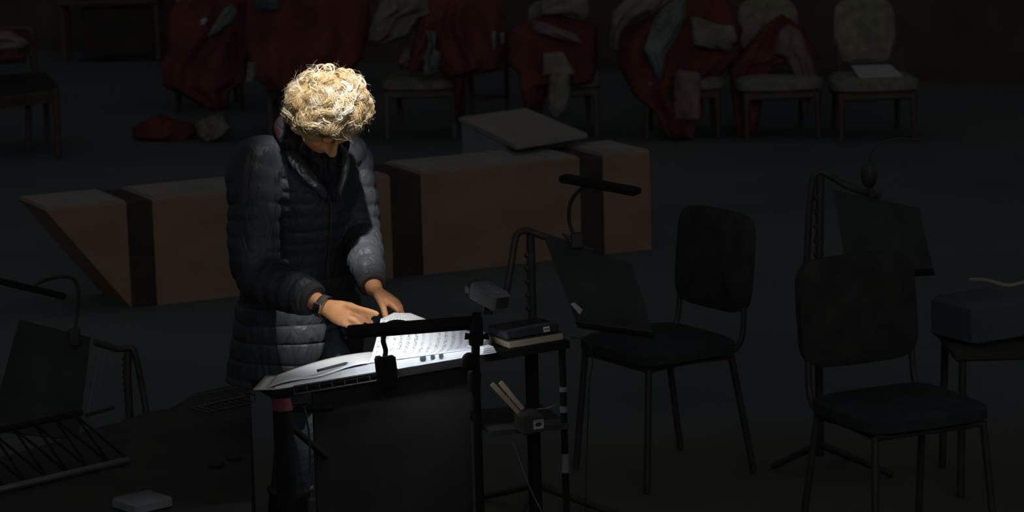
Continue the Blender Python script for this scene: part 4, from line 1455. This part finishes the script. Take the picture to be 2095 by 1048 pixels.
# left big red costume on chair
k = costume('costume', 420, 240, 'large dark red costume with a pale cuff hanging over the left chair')
drape('red_cloth', [(345, 30), (380, -20), (500, -20), (512, 40), (510, 120), (498, 170), (470, 186), (466, 226), (420, 222), (380, 200), (334, 178), (330, 140), (345, 90)], 19.2, 18.9, .16, 'red_cloth', 7, .05, .7, 22, k)
drape('pale_cuff', [(462, 14), (476, 8), (486, 22), (478, 46), (450, 66), (428, 78), (424, 72), (440, 44)], 18.92, 18.92, .05, 'grey_cloth', 2, .012, .3, 23, k)
drape('white_tab', [(409, 42), (420, 36), (427, 40), (420, 50), (410, 52)], 18.90, 18.90, .03, 'dim_paper', 1, .004, .1, 24, k, 12, 12)
lc_ = foot(415, 238)
copy_thing(ch0, (lc_[0], lc_[1] + .25, 0), .12, 'upholstered chair under the large dark red costume on the left')
# cloths on the floor
q = F(335, 288)
fc_ = drape('crumpled_cloth', [(270, 262), (290, 250), (312, 240), (330, 232), (360, 246), (396, 252), (402, 276), (376, 292), (340, 294), (300, 286), (272, 284)], q.y + .2, q.y + .02, .12, 'red_cloth', 4, .03, .4, 25)
tag(fc_, 'crumpled dark red cloth lying on the stage floor at the left', 'cloth')
q = F(435, 290)
fc_ = drape('crumpled_cloth', [(395, 250), (440, 232), (464, 226), (468, 250), (478, 262), (450, 284), (422, 293), (406, 280)], q.y + .2, q.y + .02, .12, 'cream_cloth', 3, .03, .3, 26)
tag(fc_, 'crumpled beige cloth lying on the stage floor below the red costume', 'cloth')

# dark armchair at the left edge, seen side on
q = F(60, 318)
ac = thing('wooden_armchair', (q.x, q.y, 0), 'dark wooden armchair with bundled cloth at the left edge', 'chair')
Ya = q.y
def leg(px0, py0, px1, py1, Y, r0, r1):
    a, b = P(px0, py0, Y), P(px1, py1, Y)
    b.z = max(b.z, .004)
    MB().tube([a, a * .5 + b * .5 + Vector((.004, 0, 0)), b], [r0, (r0 + r1) / 2, r1], 10, 10).build('leg', M['dark_wood'], ac)
leg(112, 182, 119, 324, 18.15, .026, .016)
leg(56, 182, 58, 312, 18.45, .022, .016)
leg(92, 180, 96, 290, 18.9, .022, .016)
leg(-40, 190, -38, 330, 18.15, .022, .016)
c0 = [F(*p_, .43) for p_ in ((-60, 196), (118, 176), (92, 150), (-60, 160))]
MB().prism([p_ - Z * .10 for p_ in c0], (0, 0, .075)).build('seat_rail', M['dark_wood'], ac, smooth=False)
MB().prism([p_ - Z * .025 for p_ in c0], (0, 0, .035)).build('seat', M['black_cloth'], ac, smooth=False)
MB().tube([P(72, 150, 18.7), P(68, 120, 18.7), P(60, 96, 18.7), P(66, 76, 18.7), P(58, 60, 18.7), P(20, 60, 18.8), P(-40, 64, 18.9)], [.02, .02, .018, .024, .02, .02, .02], 10, 30).build('arm', M['dark_wood'], ac)
k = costume('costume', 20, 320, 'beige and dark red cloth bundle on the dark armchair at the left edge')
drape('red_cloth', [(-60, 62), (10, 54), (50, 70), (56, 100), (52, 128), (-60, 134)], 18.7, 18.6, .12, 'red_cloth', 3, .03, .3, 27, k)
drape('beige_cloth', [(-60, 68), (20, 64), (50, 78), (60, 90), (40, 104), (10, 96), (-60, 110)], 18.54, 18.52, .07, 'cream_fabric', 3, .025, .5, 28, k)

# table with white cloth, far left
q0, q1 = F(112, 122), F(325, 128)
tY = q0.y - .35
tbl = thing('side_table', (P(215, 122, tY).x, tY, 0), 'dark table under a pale cloth at the top left', 'table')
tl_, tr_ = P(118, 4, tY), P(325, -4, tY)
tcx = (tl_.x + tr_.x) / 2
MB().box((tcx, tY + .13, tl_.z - .01), (tr_.x - tl_.x, .30, .05), None, .006).build('table_top', M['dark_wood'], tbl)
for sx in (-1, 1):
    for sy in (0, 1):
        MB().box((tcx + sx * ((tr_.x - tl_.x) / 2 - .03), tY + .02 + sy * .22, (tl_.z - .04) / 2), (.045, .045, tl_.z - .04), None, .006).build('leg', M['dark_wood'], tbl)
MB().box((tcx + .06, tY + .13, tl_.z * .48), ((tr_.x - tl_.x) * .72, .17, tl_.z * .78), None, .01).build('drawer_box', M['black_band'], tbl)
clt = MB().box((tcx - .10, tY + .12, tl_.z + .022), ((tr_.x - tl_.x) * .62, .27, .012), None, .004)
tag(clt.build('tablecloth', M['grey_cloth']), 'folded pale cloth lying on the dark table at the top left', 'cloth')

# pale box on the far right chair
bxp = P(1990, 620, 9.45)
rb0 = thing('cushion_box', (bxp.x, bxp.y, .49), 'bluish box with curved pale rim on the chair at the right edge', 'box')
MB().box((bxp.x + .05, bxp.y + .12, .56), (.26, .24, .14), (Vector((.87, .5, 0)), Vector((-.5, .87, 0)), Z), .015).build('box_body', M['pale_blue_box'], rb0)
MB().tube([P(1984, 572, 9.55), P(2020, 574, 9.50), P(2060, 584, 9.46), P(2095, 578, 9.46), P(2130, 570, 9.5)], .006, 8, 24).build('pale_rim', M['tan_paper'], rb0)
